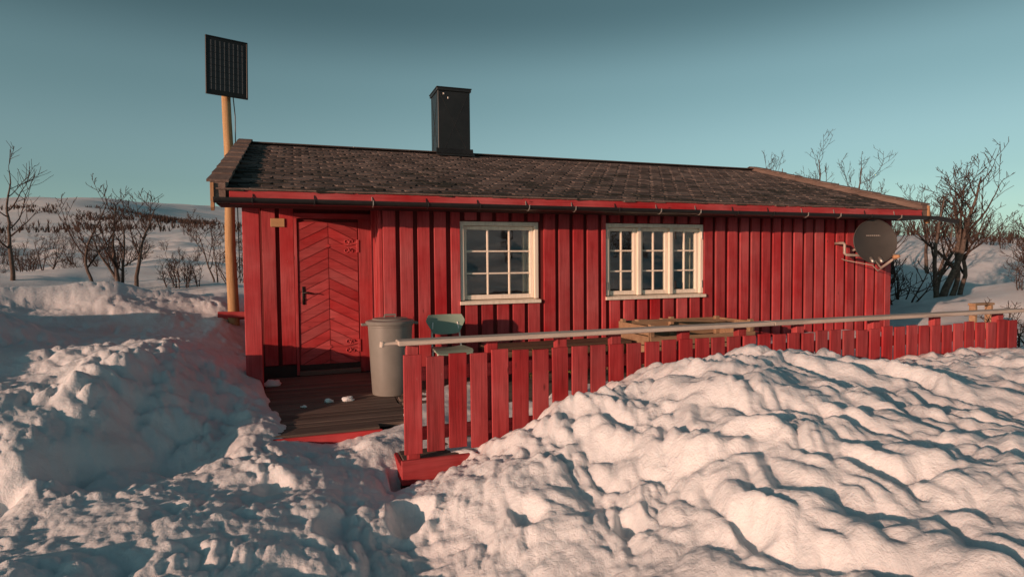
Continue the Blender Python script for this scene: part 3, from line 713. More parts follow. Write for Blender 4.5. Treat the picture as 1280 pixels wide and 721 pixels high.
for vx0, vx1 in ((RX0-.02, RX0+.185), (RX1-.185, RX1+.02)):
    for dirn in (0, 1):
        a0, a1 = ((EY-.03, EZ), (RY-.002, RZ)) if dirn == 0 else ((RY+.002, RZ), (2*RY-EY+.03, EZ))
        MB().prism([(a0[0], a0[1]-.13), (a1[0], a1[1]-.13), (a1[0], a1[1]+.062), (a0[0], a0[1]+.058)], 'X', vx0+.03, vx1-.03).build('verge_board', M['verge'], roof)
        nn = 9
        for k in range(nn):
            t0, t1 = k/nn, (k+1)/nn
            y0, z0 = a0[0]+(a1[0]-a0[0])*t0, a0[1]+(a1[1]-a0[1])*t0; y1, z1 = a0[0]+(a1[0]-a0[0])*t1, a0[1]+(a1[1]-a0[1])*t1
            u0, u1 = (.088, .070) if dirn == 0 else (.070, .088)
            MB().prism([(y0+.002, z0+.0635), (y1-.002, z1+.0635), (y1-.002, z1+u1+.003), (y0+.002, z0+u0+.003)], 'X', vx0+rng.uniform(-.004, .004), vx1+rng.uniform(-.004, .004)).build('verge_tile', M['verge'], roof)
for vx0, vx1 in ((RX0+.012, RX0+.045), (RX1-.045, RX1-.012)):
    MB().prism([(EY-.055, EZ-.20), (EY-.02, EZ-.235), (EY+.02, EZ-.20), (EY+.03, EZ-.14), (EY-.0305, EZ-.14)], 'X', vx0, vx1).build('verge_end', M['verge_end'], roof)
    MB().prism([(EY-.056, EZ-.139), (EY-.0305, EZ-.139), (EY-.0305, EZ+.055), (EY-.05, EZ+.055)], 'X', vx0, vx1).build('verge_end', M['verge_end'], roof)
MB().box(RX0+.05, RX1-.05, EY-.042, EY+.0, EZ-.013, EZ+.004, .003).build('drip_edge', M['verge'], roof)
# fascia, soffit, gutter
MB().box(RX0+.19, RX1-.05, EY-.024, EY-.001, EZ-.16, EZ-.016, .003).build('fascia', M['redx'], cabin)
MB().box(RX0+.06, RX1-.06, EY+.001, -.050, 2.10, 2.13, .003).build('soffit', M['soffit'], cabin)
gy, gz, gr = EY-.104, EZ-.104, .058
prof = [(gy+gr*math.cos(a), gz+gr*math.sin(a)) for a in [math.pi+math.pi*i/12 for i in range(13)]]
prof2 = [(gy+(gr-.005)*math.cos(a), gz+(gr-.005)*math.sin(a)) for a in [2*math.pi-math.pi*i/12 for i in range(13)]]
gm = MB(); pp = prof+prof2; n = len(pp)
gx0, gx1 = RX0+.05, 10.15
vs = []
for X_, dz in ((gx0, 0), (RX1, -.02), (gx1, -.075)): vs += [(X_, p[0], p[1]+dz) for p in pp]
fs = []
for s_ in (0, 1): fs += [(s_*n+i, s_*n+(i+1) % n, (s_+1)*n+(i+1) % n, (s_+1)*n+i) for i in range(n)]
fs += [tuple(range(n)), tuple(range(2*n, 3*n))[::-1]]
gm.add(vs, fs)
gut = gm.build('gutter', M['gutter'], cabin, 'auto')
x = RX0+.42
while x < RX1-.1:
    dz = -.02*(x-gx0)/(RX1-gx0)
    br = MB().tube([(x, gy+(gr+.006)*math.cos(a), gz+dz+(gr+.006)*math.sin(a)) for a in [math.pi*.98+math.pi*1.04*i/10 for i in range(11)]] + [(x, EY-.025, EZ-.05)], .006, 5)
    br.tube([(x, gy-gr-.004, gz+dz), (x, gy-gr-.002, gz+dz-.045)], .006, 5)
    br.build('gutter_bracket', M['gutter'] if rng.random() < .5 else M['steel'], gut); x += .62
# chimney
ch = MB().box(2.405, 2.995, 3.20, 3.78, 3.25, 4.585, .006).build('chimney', M['chimney'], cabin)
MB().box(2.375, 3.025, 3.165, 3.815, 4.586, 4.605, .004).build('chimney_cap', M['chimney'], ch)
MB().box(2.385, 3.015, 3.175, 3.805, 4.54, 4.5855, .004).build('chimney_collar', M['chimney'], ch)
for (a, b_) in (((2.43, 3.30), (2.97, 4.52)), ((2.97, 3.42), (2.43, 4.52))):
    MB().tube([(a[0], 3.199, a[1]), (b_[0], 3.199, b_[1])], .0035, 5).build('seam', M['chimney'], ch)
for (a, b_) in (((3.24, 3.42), (3.74, 4.52)), ((3.74, 3.42), (3.24, 4.52))):
    MB().tube([(2.404, a[0], a[1]), (2.404, b_[0], b_[1])], .0035, 5).build('seam', M['chimney'], ch)
MB().prism([(3.06, 3.372), (3.199, 3.414), (3.199, 3.52), (3.18, 3.52), (3.16, 3.43), (3.06, 3.395)], 'X', 2.36, 3.04).build('flashing', M['chimney'], ch)
for (a, b_) in ((2.50, 4.47), (2.58, 4.40)): MB().box(a, a+.028, 3.190, 3.1995, b_, b_+.035, .003).build('rivet', M['steel'], ch)

# ------------------------------------------------------------------ entrance deck
deck = thing('entrance_deck', 'dark weathered entrance boards with red rim in front of the cabin door', 'deck', (.1, -.6, 0))
y = YD-.11
while y > -2.05:
    y0 = y-.125
    z = rng.uniform(-.004, .002)
    xe = .66 if y > -2.0 else .66
    MB().box(XL+.155 if y0 > -.04 else (-.62 if y0 > -1.1 else -.30+rng.uniform(-.02, .02)), xe + rng.uniform(-.01, .02) + (.30 if y0 > -1.95 else 0), y0+.006, y, -.034+z, z, .004).build('plank', M['deck'], deck); y = y0
MB().box(-.30, .67, -2.125, -2.095, -.135, -.008, .004).build('rim_board', M['redx'], deck)
for x_ in (-.24, .2, .62): MB().box(x_-.04, x_+.04, -2.09, -2.0, -.45, -.035, .004).build('support', M['soffit'], deck)
MB().box(-.62, .95, -.45, -.37, -.45, -.04, .004).build('support', M['soffit'], deck)
MB().box(.63, .70, -2.16, -2.126, -.11, -.02, .006).build('end_block', M['redx'], deck)

# ------------------------------------------------------------------ terrace and fence
YF = -3.094
fence = thing('picket_fence', 'red picket fence with bare timber handrail along the terrace, half buried in snow', 'fence', (3.9, YF, 0))
posts = [0.77, 1.38, 1.96, 2.45, 3.12, 3.72, 4.38, 5.33, 6.18, 7.14]
for x_ in posts:
    MB().box(x_-.045, x_+.045, YF-.030, YF+.040, -.30, .868, .005).build('post', M['red_rough'], fence)
x = 0.693; i = 0
while x < 7.2:
    w_ = .132+rng.uniform(-.004, .004)
    lean = rng.uniform(-.010, .010)
    m_ = Matrix.Translation((x+w_/2, YF-.066, .40)) @ Matrix.Rotation(lean, 4, 'Y') @ Matrix.Translation((-x-w_/2, -YF+.066, -.40))
    MB().box(x, x+w_, YF-.080, YF-.056, .075+rng.uniform(-.01, .012), .788+rng.uniform(-.012, .012), .003, m_).build('picket', M['red_rough'], fence)
    x += .1667; i += 1
MB().box(.70, 7.25, YF-.054, YF-.031, .60, .70, .004).build('stringer', M['redx'], fence)
MB().box(.70, 7.25, YF-.054, YF-.031, .16, .26, .004).build('stringer', M['redx'], fence)
MB().box(.655, 4.0, YF-.115, YF+.030, .869, .903, .006).build('handrail', M['rail'], fence)
MB().box(4.004, 7.46, YF-.115, YF+.030, .869, .904, .006).build('handrail', M['rail'], fence)
# pale bracket on the end of the rail
e = MB(); e.tube([(.655, YF-.06, .885), (.60, YF-.06, .884), (.55, YF-.06, .882)], [.013, .011, .013], 8); e.tube([(.55, YF-.06, .90), (.545, YF-.06, .862)], .017, 8)
e.build('rail_peg', M['rail'], fence, 'auto')
terr = thing('terrace', 'red rimmed timber terrace under the picket fence, mostly buried in snow', 'terrace', (3.9, -1.6, -.1))
MB().box(.66, 7.35, YF-.135, YF-.100, -.13, .045, .005).build('rim_board', M['redx'], terr)
MB().box(.66, .695, YF-.098, -2.2, -.13, -.01, .005).build('rim_board', M['redx'], terr)
for k in range(3): MB().box(.70, 7.3, YF-.098+k*.125+ (0.0 if k == 0 else .004), YF+.024+k*.125, -.035, -.001, .004).build('plank', M['rail'] if k == 0 else M['deck'], terr)
MB().box(.97, 9.2, YF+.30, -.03, -.06, -.004).build('subfloor', M['deck'], terr)
for k in range(12): MB().box(.98+.3*(k % 2), 9.15, -1.66+k*.135, -1.535+k*.135, -.0035, .024, .004).build('plank', M['deck'], terr)
for x_ in (.70, 2.6, 4.6, 6.6): MB().box(x_-.035, x_+.055, YF-.099, YF-.03, -.5, -.036, .005).build('support', M['soffit'], terr)

# ------------------------------------------------------------------ things on the terrace and deck
BX, BY = 0.955, -.66
binn = thing('dustbin', 'grey plastic dustbin with lid standing beside the cabin door', 'dustbin', (BX, BY, 0))
MB().lathe([(.205, .0), (.21, .02), (.222, .25), (.236, .55), (.245, .755), (.252, .76), (.252, .775), (.23, .775)], 48, (BX, BY, 0.003)).build('body', M['bin'], binn, 'auto')
MB().lathe([(.262, .755), (.270, .765), (.272, .785), (.262, .80), (.20, .812), (.19, .825), (.06, .835), (.0001, .836)], 48, (BX, BY, 0.024)).build('lid', M['binlid'], binn, 'auto')
h = MB().tube([(BX-.06, BY, .855), (BX-.06, BY, .885), (BX+.06, BY, .885), (BX+.06, BY, .855)], .012, 8); h.build('lid_handle', M['binlid'], binn)
h = MB()
for s_ in (-1, 1):
    h = MB().box(BX+s_*.265, BX+s_*.31, BY-.05, BY+.05, .775, .80, .006); h.build('side_grip', M['binlid'], binn)
# chair
CX, CY = 1.64, -.72
chz = .055
chair = thing('chair', 'green plastic chair with thin white metal legs by the cabin wall', 'chair', (CX, CY, chz))
def shell(pts_fn, nu, nv, th, name, mat):
    mb = MB(); g = [[pts_fn(i/nu, j/nv) for j in range(nv+1)] for i in range(nu+1)]
    nn = (nu+1)*(nv+1); vs = [tuple(p) for r_ in g for p in r_]; vs += [(p[0]+th[0], p[1]+th[1], p[2]+th[2]) for p in vs]
    fs = []
    for i in range(nu):
        for j in range(nv):
            a = i*(nv+1)+j; fs.append((a, a+1, a+nv+2, a+nv+1)); fs.append((nn+a, nn+a+nv+1, nn+a+nv+2, nn+a+1))
    for i in range(nu):
        for (j, o_) in ((0, 1), (nv, -1)):
            a = i*(nv+1)+j; b_ = a+nv+1; fs.append((a, b_, nn+b_, nn+a))
    for j in range(nv):
        for i in (0, nu):
            a = i*(nv+1)+j; fs.append((a, a+1, nn+a+1, nn+a))
    mb.add(vs, fs); return mb.build(name, M[mat], chair, 'auto')
def backp(u, v):
    q = 2*u-1; hw = .16+.075*min(1, v*1.6)*(1-.45*max(0, v-.72)/.28)
    return (CX+hw*q, CY+.235-.045*(1-q*q)*-1 + .05*v, chz+.555+.235*v - .02*(abs(q)**3)*(1-v)*-1)
shell(backp, 14, 10, (0, .012, 0), 'backrest', 'green')
def seatp(u, v):
    q = 2*u-1; hw = .225-.03*v
    return (CX+hw*q*(1-.12*(2*v-1)**6), CY-.22+.42*v, chz+.415+.012*q*q-.03*max(0, .2-v)/.2)
shell(seatp, 12, 10, (0, 0, -.014), 'seat', 'green')
for s_ in (-1, 1):
    MB().tube([(CX+s_*.19, CY-.16, chz+.395), (CX+s_*.205, CY-.21, chz)], .011, 8).build('leg', M['white'], chair, True)
    MB().tube([(CX+s_*.175, CY+.16, chz+.395), (CX+s_*.20, CY+.24, chz)], .011, 8).build('leg', M['white'], chair, True)
    MB().tube([(CX+s_*.18, CY-.17, chz+.390), (CX+s_*.18, CY+.16, chz+.390), (CX+s_*.175, CY+.23, chz+.43), (CX+s_*.165, CY+.265, chz+.60), (CX+s_*.15, CY+.285, chz+.70)], .010, 8).build('back_support', M['white'], chair, True)

# low bench along the wall, with a juniper bush under its end
bench = thing('bench', 'low dark brown plank bench against the wall under the windows', 'bench', (3.1, -.5, .0))
for k in range(3): MB().box(2.10, 4.02, -.72+k*.145, -.585+k*.145, .405, .445, .005).build('plank', M['brown'], bench)
for x_ in (2.25, 3.1, 3.88): MB().box(x_-.03, x_+.03, -.70, -.32, -.05, .404, .004).build('leg', M['brown'], bench)
MB().box(2.25, 3.9, -.74, -.722, .33, .40, .004).build('apron', M['brown'], bench)
def juniper(cx, cy, label, seed):
    r_ = random.Random(seed); z0 = 0.024
    t = thing('juniper_bush', label, 'bush', (cx, cy, z0))
    st = MB(); lf = MB()
    for k in range(26):
        a = r_.uniform(0, 6.28); L = r_.uniform(.18, .42)
        p = Vector((cx, cy, z0)); d = Vector((math.cos(a)*.7, math.sin(a)*.25, r_.uniform(.5, 1))).normalized(); pts = [p]
        for q in range(5): p = p+d*(L/5); d = (d+Vector((r_.uniform(-.2, .2), r_.uniform(-.1, .1), .1))).normalized(); pts.append(p)
        st.tube(pts, [.005, .004, .004, .003, .002, .001], 4)
        for q in range(34):
            b_ = pts[1+r_.randrange(5)]; e_ = Vector((r_.gauss(0, 1), r_.gauss(0, 1), r_.gauss(.4, 1))).normalized()*r_.uniform(.02, .045); s2 = e_.orthogonal().normalized()*.006
            lf.add([b_-s2, b_+s2, b_+e_], [(0, 1, 2)])
    st.build('stem', M['twig'], t); lf.build('foliage', M['leaf'], t)
juniper(2.62, -.95, 'small yellow green juniper bush behind the fence, below the single window', 3)
juniper(3.15, -.92, 'small yellow green juniper bush behind the fence, between the two windows', 4)

# rough timber box of loose planks
pb = thing('timber_planter', 'rough sawn open timber box standing behind the fence under the triple window', 'planter', (5.0, -.62, .05))
pz = .10
for (x_, y_) in ((4.18, -.92), (4.18, -.22), (5.72, -.92), (5.72, -.22), (4.95, -.22)):
    MB().box(x_-.03, x_+.03, y_-.03, y_+.03, -.05, .66+rng.uniform(-.02, .02), .004).build('corner_post', M['timber'], pb)
for k in range(4):
    z = .14+k*.128
    MB().box(4.14, 5.76, -.189, -.164, z, z+.118, .004, Matrix.Translation((5, 0, z)) @ Matrix.Rotation(rng.uniform(-.012, .012), 4, 'Y') @ Matrix.Translation((-5, 0, -z))).build('plank', M['timber'], pb)
    if k < 3: MB().box(4.14, 5.76, -.976, -.951, z, z+.112, .004).build('plank', M['timber'], pb)
    MB().box(4.125, 4.149, -.94, -.195, z, z+.116, .004).build('plank', M['timber'], pb)
    MB().box(5.751, 5.775, -.94, -.195, z, z+.116, .004).build('plank', M['timber'], pb)
for k, (x_, y0, r_) in enumerate(((4.5, -.6, .06), (5.0, -.5, -.08))):
    MB().box(-.72, .72, -.045, .045, 0, .022, .004, Matrix.Translation((x_+.35, y0, .645-.02*k)) @ Matrix.Rotation(r_, 4, 'Z') @ Matrix.Rotation(.05, 4, 'Y')).build('loose_plank', M['timber'], pb)
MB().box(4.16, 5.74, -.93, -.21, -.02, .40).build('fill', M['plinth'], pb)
# plank bench out beyond the fence end
gzr = ground(10.4, -.8)
sb = thing('plank_bench', 'short bare timber plank bench in the snow beyond the fence end', 'bench', (10.4, -.8, gzr))
MB().box(10.16, 10.62, -.90, -.78, .705, .74, .005).build('seat', M['timber'], sb)
for x_ in (10.20, 10.57): MB().box(x_-.025, x_+.025, -.89, -.79, gzr-.15, .704, .004).build('leg', M['timber'], sb)

# snow lumps lying on the entrance boards
def lump(x_, y_, r_, seed, label, z=0.0):
    q = random.Random(seed); mb = MB(); n = 14; k = 8; vs = []; 
    off = q.uniform(0, 50)
    for i in range(k+1):
        ph = math.pi*i/k
        for j in range(n):
            a = 2*math.pi*j/n
            d = Vector((math.sin(ph)*math.cos(a), math.sin(ph)*math.sin(a), math.cos(ph)))
            from mathutils import noise as mn
            rr = r_*(1+.55*mn.noise(d*1.6+Vector((off, 0, 0))))
            vs.append((x_+d.x*rr*1.4, y_+d.y*rr, z+max(-.002, d.z*rr*.7+r_*.22)))
    fs = [(i*n+j, i*n+(j+1) % n, (i+1)*n+(j+1) % n, (i+1)*n+j) for i in range(k) for j in range(n)]
    mb.add(vs, fs); o = mb.build('snow_lump', M['snow'], None, True); tag(o, label, 'snow lump')
lump(.47, -.86, .045, 1, 'crumbled snow lump on the dark boards right at the foot of the dustbin')
lump(.27, -.86, .034, 2, 'small snow lump on the middle of the dark entrance boards')
lump(.02, -1.02, .022, 5, 'flat sliver of snow on the dark boards, smallest of the loose pieces')
lump(-.33, .30, .075, 4, 'grey snow lump on the boards beside the entrance corner post')

# ------------------------------------------------------------------ pole with solar panel
PX, PY = -1.095, 3.97
pz0 = ground(PX, PY)
pole = thing('solar_panel_pole', 'tall yellow timber pole carrying a dark solar panel behind the roof edge', 'solar pole', (PX, PY, pz0))
k = 14
MB().tube([(PX + .012*math.sin(i*.9), PY, pz0-.5+(5.0-pz0+.5)*i/k) for i in range(k+1)], [.097-.028*i/k for i in range(k+1)], 14).build('pole', M['pole'], pole, True)
A0, B0, C0, D0 = Vector((-1.379, 3.645, 5.246)), Vector((-.754, 3.835, 5.235)), Vector((-1.376, 3.645, 4.289)), Vector((-.750, 3.835, 4.282))
ux = (B0-A0); W_ = ux.length; ux.normalize(); uz = (A0-C0); H_ = uz.length; uz = (uz - ux*uz.dot(ux)).normalized()
un = uz.cross(ux)      # towards the back
tiltm = Matrix((( ux.x, un.x, uz.x, C0.x), (ux.y, un.y, uz.y, C0.y), (ux.z, un.z, uz.z, C0.z), (0, 0, 0, 1)))
pan = MB().box(.02, W_-.02, .006, .03, .02, H_-.02, 0, tiltm).build('panel', M['cellframe'], pole)
for (a, b_, c, d) in ((0, W_, 0, .022), (0, W_, H_-.022, H_), (0, .022, .0225, H_-.0225), (W_-.022, W_, .0225, H_-.0225)):
    MB().box(a, b_, -.004, .036, c, d, .003, tiltm).build('frame', M['cellframe'], pan)
nc, nr_ = 4, 8; cw = (W_-.10)/nc; chh = (H_-.14)/nr_
for i in range(nc):
    for j in range(nr_):
        o = MB().box(0, cw-.006, 0, .003, 0, chh-.006, 0).build('cell', M['cell'], pan)
        o.matrix_basis = tiltm @ Matrix.Translation((.05+i*cw, .0025, .08+j*chh))
MB().box(W_*.5-.06, W_*.5+.06, .036, .16, .25, .29, .004, tiltm).box(W_*.5-.06, W_*.5+.06, .036, .16, .62, .66, .004, tiltm).build('bracket', M['cellframe'], pole)
MB().tube([(PX+.10, PY-.03, 4.35), (PX+.125, PY-.02, 4.0), (PX+.115, PY-.02, 3.4), (PX+.122, PY-.02, 2.4), (PX+.13, PY-.02, 1.2)], .009, 6).build('cable', M['gutter'], pole, True)
MB().box(-1.32, -.59, PY-.145, PY-.105, .55, .65, .004, Matrix.Translation((-.6, 0, .6)) @ Matrix.Rotation(.03, 4, 'Y') @ Matrix.Translation((.6, 0, -.6))).build('brace', M['redx'], pole)
MB().box(-1.32, -.59, PY+.105, PY+.145, .52, .62, .004, Matrix.Translation((-.6, 0, .6)) @ Matrix.Rotation(-.03, 4, 'Y') @ Matrix.Translation((.6, 0, -.6))).build('brace', M['redx'], pole)

# ------------------------------------------------------------------ satellite dish
dc = Vector((8.40, -.56, 1.735))
dish = thing('satellite_dish', 'dark grey satellite dish on a white bracket at the right end of the cabin wall', 'satellite dish', dc)
nd = Vector((-.30, -.94, .12)).normalized(); du = nd.cross(Vector((0, 0, 1))).normalized(); dv = du.cross(nd)
if dv.z < 0: dv = -dv
dm = MB(); nr2, na2 = 10, 48; vs = []
for sd, off in ((0, 0), (1, -.012)):
    for i in range(nr2+1):
        t = i/nr2
        for j in range(na2):
            a = 2*math.pi*j/na2
            vs.append(dc + du*(.335*t*math.cos(a)) + dv*(.335*t*math.sin(a)) + nd*(.070*(t*t-1)+off))
fs = []
m1 = (nr2+1)*na2
for i in range(nr2):
    for j in range(na2):
        a = i*na2+j; b_ = i*na2+(j+1) % na2
        fs.append((a, b_, b_+na2, a+na2)); fs.append((m1+a, m1+a+na2, m1+b_+na2, m1+b_))
for j in range(na2): a = nr2*na2+j; b_ = nr2*na2+(j+1) % na2; fs.append((a, b_, m1+b_, m1+a))
dm.add(vs, fs); dm.build('reflector', M['dish'], dish, 'auto')
MB().tube([dc + du*(.337*math.cos(a)) + dv*(.337*math.sin(a)) for a in [2*math.pi*i/60 for i in range(61)]], .009, 6, False).build('rim', M['dish'], dish, True)
# maker's word on the dish reads only as a pale dash
lg = MB(); c0 = dc + dv*.10 - du*.02
for k in range(9):
    q = c0 + du*(-.13+k*.03); q = q - nd*(.055)
    lg.add([q-du*.011-dv*.008, q+du*.011-dv*.008, q+du*.011+dv*.008, q-du*.011+dv*.008], [(0, 1, 2, 3)])
lg.build('lettering', M['bracket'], dish)
feed = dc - dv*.30 + nd*.46
MB().tube([dc-dv*.30-nd*.02, dc-dv*.42+nd*.10, feed-nd*.06-dv*.02], .014, 8).build('feed_arm', M['bracket'], dish, True)
MB().tube([feed-nd*.05, feed-nd*.02, feed+nd*.06], [.030, .036, .022], 12).build('feed_horn', M['verge_end'], dish, True)
MB().tube([feed-nd*.04-dv*.04, feed-nd*.04+dv*.05], .022, 8).build('feed_clamp', M['steel'], dish, True)
for s_ in (-1, 1):
    MB().tube([dc-dv*.25+du*.07*s_-nd*.03, dc-dv*.33+du*.07*s_+nd*.03], .024, 8).build('bolt', M['steel'], dish, True)
back = dc - nd*.085
MB().tube([back, back-nd*.10], .035, 10).build('mount', M['steel'], dish, True)
MB().tube([(8.16, -.03, 1.72), (8.16, -.20, 1.72), (8.16, -.22, 1.70), (8.16, -.22, 1.56), (8.17, -.24, 1.535), (8.24, -.25, 1.53), tuple(back-nd*.09+Vector((0, 0, -.2)))], .022, 10).build('wall_bracket', M['bracket'], dish, True)
MB().tube([(8.50, -.03, 1.60), (8.50, -.12, 1.62), (8.50, -.14, 1.66), (8.50, -.14, 1.80), tuple(back-nd*.08+Vector((0, 0, .07)))], .020, 10).build('wall_bracket', M['bracket'], dish, True)
MB().tube([tuple(back-nd*.09+Vector((0, 0, -.22))), tuple(back-nd*.09+Vector((0, 0, .09)))], .022, 10).build('mast', M['bracket'], dish, True)
MB().tube([tuple(feed-nd*.05-dv*.03), tuple(feed-nd*.25-dv*.10), tuple(dc-dv*.46+nd*.02), tuple(dc-dv*.36-nd*.10), (8.30, -.10, 1.45), (8.3, -.028, 1.48)], .008, 6).build('cable', M['bracket'], dish, True)

# ------------------------------------------------------------------ bare birches and shrubs
class Tree:
    def __init__(s, seed): s.r = random.Random(seed); s.trunk = MB(); s.crown = MB()
    def branch(s, p, d, L, rad, level, maxl, up=.12, wob=.22, kids=5, spread=.75, first=.35, rmin=.0045):
        r_ = s.r; n = max(3, int(L/(.16 if level == 0 else .10))); pts = [Vector(p)]; rads = [rad]; d = Vector(d).normalized(); ds = [d]
        for i in range(n):
            d = (d + Vector((r_.gauss(0, wob), r_.gauss(0, wob), r_.gauss(0, wob*.6)))*.55 + Vector((0, 0, up))).normalized()
            pts.append(pts[-1] + d*(L/n)); rads.append(max(rmin*.6, rad*(1-(i+1)/n*.82))); ds.append(d)
        (s.trunk if level == 0 else s.crown).tube(pts, rads, 7 if level == 0 else (5 if level == 1 else 3), level < 2)
        if level >= maxl: return
        k = kids + r_.randint(-1, 1)
        for j in range(max(2, k)):
            t = first + (1-first)*(j+r_.uniform(.1, .9))/k; t = min(t, .98)
            i = min(n-1, int(t*n)); q = pts[i].lerp(pts[i+1], t*n-i)
            dd = ds[i+1]; sd = Vector((r_.gauss(0, 1), r_.gauss(0, 1), r_.gauss(.25, .5))); sd = (sd - dd*sd.dot(dd))
            sd = sd.normalized() if sd.length > .01 else dd.orthogonal()
            nd_ = (dd*r_.uniform(.35, .8) + sd*spread).normalized()
            ll = L*(1-t*.60)*r_.uniform(.42, .78)
            s.branch(q, nd_, ll, max(rmin, rads[i]*r_.uniform(.5, .68)), level+1, maxl, up, wob*1.15, max(3, kids-1-level), spread, .25, rmin)
    def build(s, name, label, loc, group=None, cat='tree'):
        t = thing(name, label, cat, loc, group)
        a = s.trunk.mesh('trunk', M['bark'], True); b_ = s.crown.mesh('crown', M['twig'], True)
        for nm, me in (('trunk', a), ('crown', b_)):
            o = bpy.data.objects.new(nm, me); col.objects.link(o); o.parent = t
        return t
def birch(name, label, x, y, stems, seed, group=None, maxl=3, kids=6, cat='tree'):
    t = Tree(seed)
    for (dx, dy, lx, ly, L, rad) in stems: t.branch((dx, dy, -.25), (lx, ly, 1), L, rad*.62, 0, maxl, .11, .17, kids, .60, .28, .0085)
    return t.build(name, label, (x, y, ground(x, y)), group, cat)
# left of the cabin
birch('birch_tree', 'single slim bare birch standing alone left of the birch clump', -7.2, 12.1, [(0, 0, .02, 0, 3.2, .10)], 41, kids=9, maxl=2)
birch('birch_tree', 'slender bare birch leaning away from the birch clump', -4.42, 8.9, [(0, 0, -.18, .05, 2.5, .07)], 12, kids=6)
birch('birch_tree', 'dense bare birch clump of several crooked stems', -3.95, 8.75, [(0, 0, .0, .1, 2.3, .10), (.10, .05, -.35, .1, 1.9, .07), (-.08, .1, .15, 0, 2.1, .07)], 13, kids=6)
birch('birch_tree', 'forked bare birch leaning right beside the dense birch clump', -3.6, 8.65, [(0, 0, .20, .02, 2.4, .09)], 27, kids=6)
birch('birch_tree', 'small two stemmed bare birch next to the yellow pole', -2.2, 11.6, [(0, 0, -.28, 0, 2.1, .05), (.02, 0, -.02, .05, 2.0, .04)], 15, kids=6)
# right of the cabin
birch('birch_tree', 'large spreading bare birch of three stems behind the gutter end', 14.2, 2.5, [(-.1, 0, .06, .1, 2.6, .11), (.1, .1, .45, -.2, 3.2, .15), (.3, .1, .30, -.3, 3.0, .11), (.2, .3, .15, .1, 2.5, .09), (.5, 0, .7, -.2, 2.8, .10)], 16, kids=7)
birch('birch_tree', 'wide bare birch on the slope past the fence end', 17.4, 2.2, [(0, 0, .15, -.3, 2.2, .10), (.2, .1, -.25, .1, 2.0, .09)], 18, kids=6)
for k, (x_, y_, L, sd, lb) in enumerate(((16.3, 10.2, 4.9, 31, 'slim bare birch behind the roof, nearest the ridge end'), (17.2, 9.9, 5.0, 37, 'tall bare birch with two tops behind the right roof slope'),
        (18.2, 9.7, 5.2, 33, 'tallest bare birch showing above the right roof slope'), (19.3, 9.3, 4.9, 38, 'bushy topped bare birch above the middle of the right roof slope'), (20.1, 8.6, 3.9, 35, 'low bare birch peeping over the lower right roof edge'), (20.6, 7.4, 3.4, 36, 'small bare birch top above the gutter end'))):
    birch('birch_tree', lb, x_, y_, [(0, 0, rng.uniform(-.1, .1), 0, L*.85, .12), (.3, 0, rng.uniform(-.1, .2), 0, L*.72, .09)], sd, kids=6)
# shrubs
def shrub_proto(seed, n, hgt, rad=.016, maxl=2, kids=5):
    t = Tree(seed)
    for k in range(n):
        a = t.r.uniform(0, 6.28); q = t.r.uniform(.2, .7)
        t.branch((math.cos(a)*.1*hgt, math.sin(a)*.1*hgt, -.12), (math.cos(a)*q, math.sin(a)*q, 1), hgt*t.r.uniform(.6, 1), rad, 0, maxl, .10, .2, kids, .8, .25, .0065)
    return t.trunk.mesh('stems', M['twig'], True), t.crown.mesh('twigs', M['twig'], True)
PROTO = [shrub_proto(50+i, n, 1.0) for i, n in enumerate((5, 6, 4, 7))]
def shrub(x_, y_, s_, k, label, group, z=None):
    z = ground(x_, y_) if z is None else z
    t = thing('willow_shrub', label, 'shrub', (x_, y_, z), group); t.rotation_euler.z = rng.uniform(0, 6.28); t.scale = (s_, s_, s_*rng.uniform(.85, 1.2))
    for nm, me in zip(('stems', 'twigs'), PROTO[k % 4]):
        o = bpy.data.objects.new(nm, me); col.objects.link(o); o.parent = t
for i, (x_, y_, s_) in enumerate(((-3.05, 9.6, .75), (-2.75, 9.4, .95), (-2.35, 9.6, .8), (-1.85, 12.2, 1.1), (-1.3, 14.5, 1.0), (-3.2, 12.3, 1.0), (-4.6, 10.8, .55), (-2.0, 17, 1.3))):
    shrub(x_, y_, s_, i, 'leafless shrub in the snow between the birch clump and the yellow pole', 'shrubs by the birch clump')
for i, (x_, y_, s_) in enumerate(((11.9, 2.4, 1.7), (12.5, 2.6, 1.5), (13.2, 2.7, 1.5), (13.6, 3.1, 1.1), (15.6, 1.6, .9), (16.2, 1.7, 1.2), (16.9, 1.5, 1.3), (17.6, 1.3, 1.5), (18.5, 1.6, 1.6))):
    shrub(x_, y_, s_, i+1, 'dark leafless shrub on the shaded snow slope right of the cabin', 'shrubs on the shaded slope')
for i, (x_, y_, s_) in enumerate(((8.35, -2.7, .9), (8.75, -2.3, .72), (9.1, -2.6, .55))):
    shrub(x_, y_, s_, i, ('tallest leafless shrub right at the end of the picket fence', 'middle leafless shrub of three just past the picket fence end', 'smallest leafless shrub beyond the picket fence end')[i], 'shrubs at the fence end')
for i, (x_, y_, s_) in enumerate(((2, -20, 2.2), (6, -19, 1.9), (10, -21, 2.4), (14, -18, 2.0), (18, -22, 2.6), (-3, -22, 2.2), (23, -20, 2.4))):
    shrub(x_, y_, s_, i, 'tall bare shrub mirrored in the window panes, standing across the snow from the cabin', 'shrubs across from the cabin')
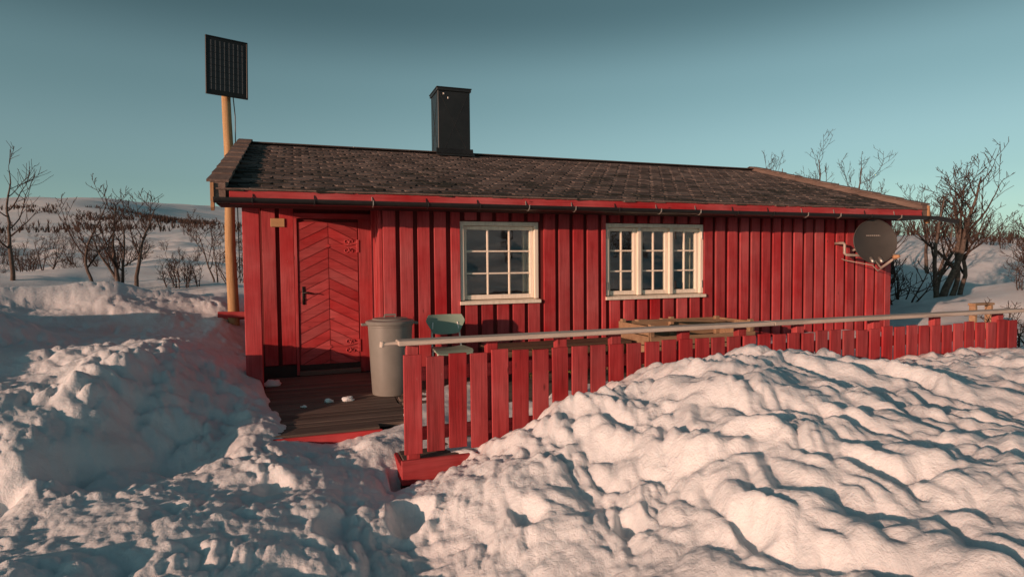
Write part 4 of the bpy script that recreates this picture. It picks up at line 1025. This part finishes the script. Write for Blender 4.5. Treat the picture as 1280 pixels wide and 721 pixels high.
# along the crest on the right
for i in range(34):
    t_ = i/33; a = R(47 + 17*t_ + rng.uniform(-.3, .3)); d_ = rng.uniform(33, 46)
    shrub(math.sin(a)*d_, math.cos(a)*d_-7.5, rng.uniform(.8, 1.7), i, 'small dark shrub on the snow crest behind the right end of the cabin', 'shrubs along the right crest')
# scattered over the plain on the left
for i in range(70):
    a = R(rng.uniform(-22.5, -3.0)); d_ = math.exp(rng.uniform(math.log(24), math.log(150)))
    if d_ > 45 and rng.random() < .2: d_ *= .8
    shrub(math.sin(a)*d_, math.cos(a)*d_-7.5, rng.uniform(.45, 1.0)*(1+d_/90), i, 'bare shrub scattered on the snowy plain left of the cabin', 'shrubs on the snowy plain')
# dense far-off thicket on the hill and along the foot of it: one mass
def thicket():
    mb = MB(); r_ = random.Random(5)
    xs_, ys_, hs_ = [], [], []
    def put(a, d_, h_): xs_.append(math.sin(a)*d_); ys_.append(math.cos(a)*d_-7.5); hs_.append(h_)
    for i in range(420):
        put(R(r_.uniform(-23, 2)), r_.uniform(120, 260), r_.uniform(.8, 2.2))
    for i in range(2600):
        a = R(r_.uniform(-23, -6)); d_ = r_.uniform(260, 460)
        if perlin(np.array([a*14.]), np.array([d_/30.]), 40)[0] > .30-.35*min(1, max(0, (a+.30)/.12)): put(a, d_, r_.uniform(1.2, 3.2))
    for i in range(130): put(R(r_.uniform(44, 66)), r_.uniform(46, 90), r_.uniform(.6, 1.5))
    zs_ = snow_h(np.array(xs_), np.array(ys_))
    for x_, y_, z_, h_ in zip(xs_, ys_, zs_, hs_):
        for k in range(5):
            a = r_.uniform(0, 6.28); q = h_*r_.uniform(.2, .55); b_ = Vector((x_, y_, z_-.2)); t = Vector((x_+math.cos(a)*q, y_+math.sin(a)*q, z_+h_*r_.uniform(.6, 1)))
            s_ = Vector((-math.sin(a), math.cos(a), 0))*h_*.035
            m_ = b_.lerp(t, .5)+Vector((0, 0, h_*.05)); 
            mb.add([b_-s_, b_+s_, m_+s_*1.5, t, m_-s_*1.5], [(0, 1, 2, 3, 4)])
    o = mb.build('far_thicket', M['twig']); tag(o, 'far dark birch thicket along the foot of the snowy hill', 'thicket', None, 'stuff')
thicket()
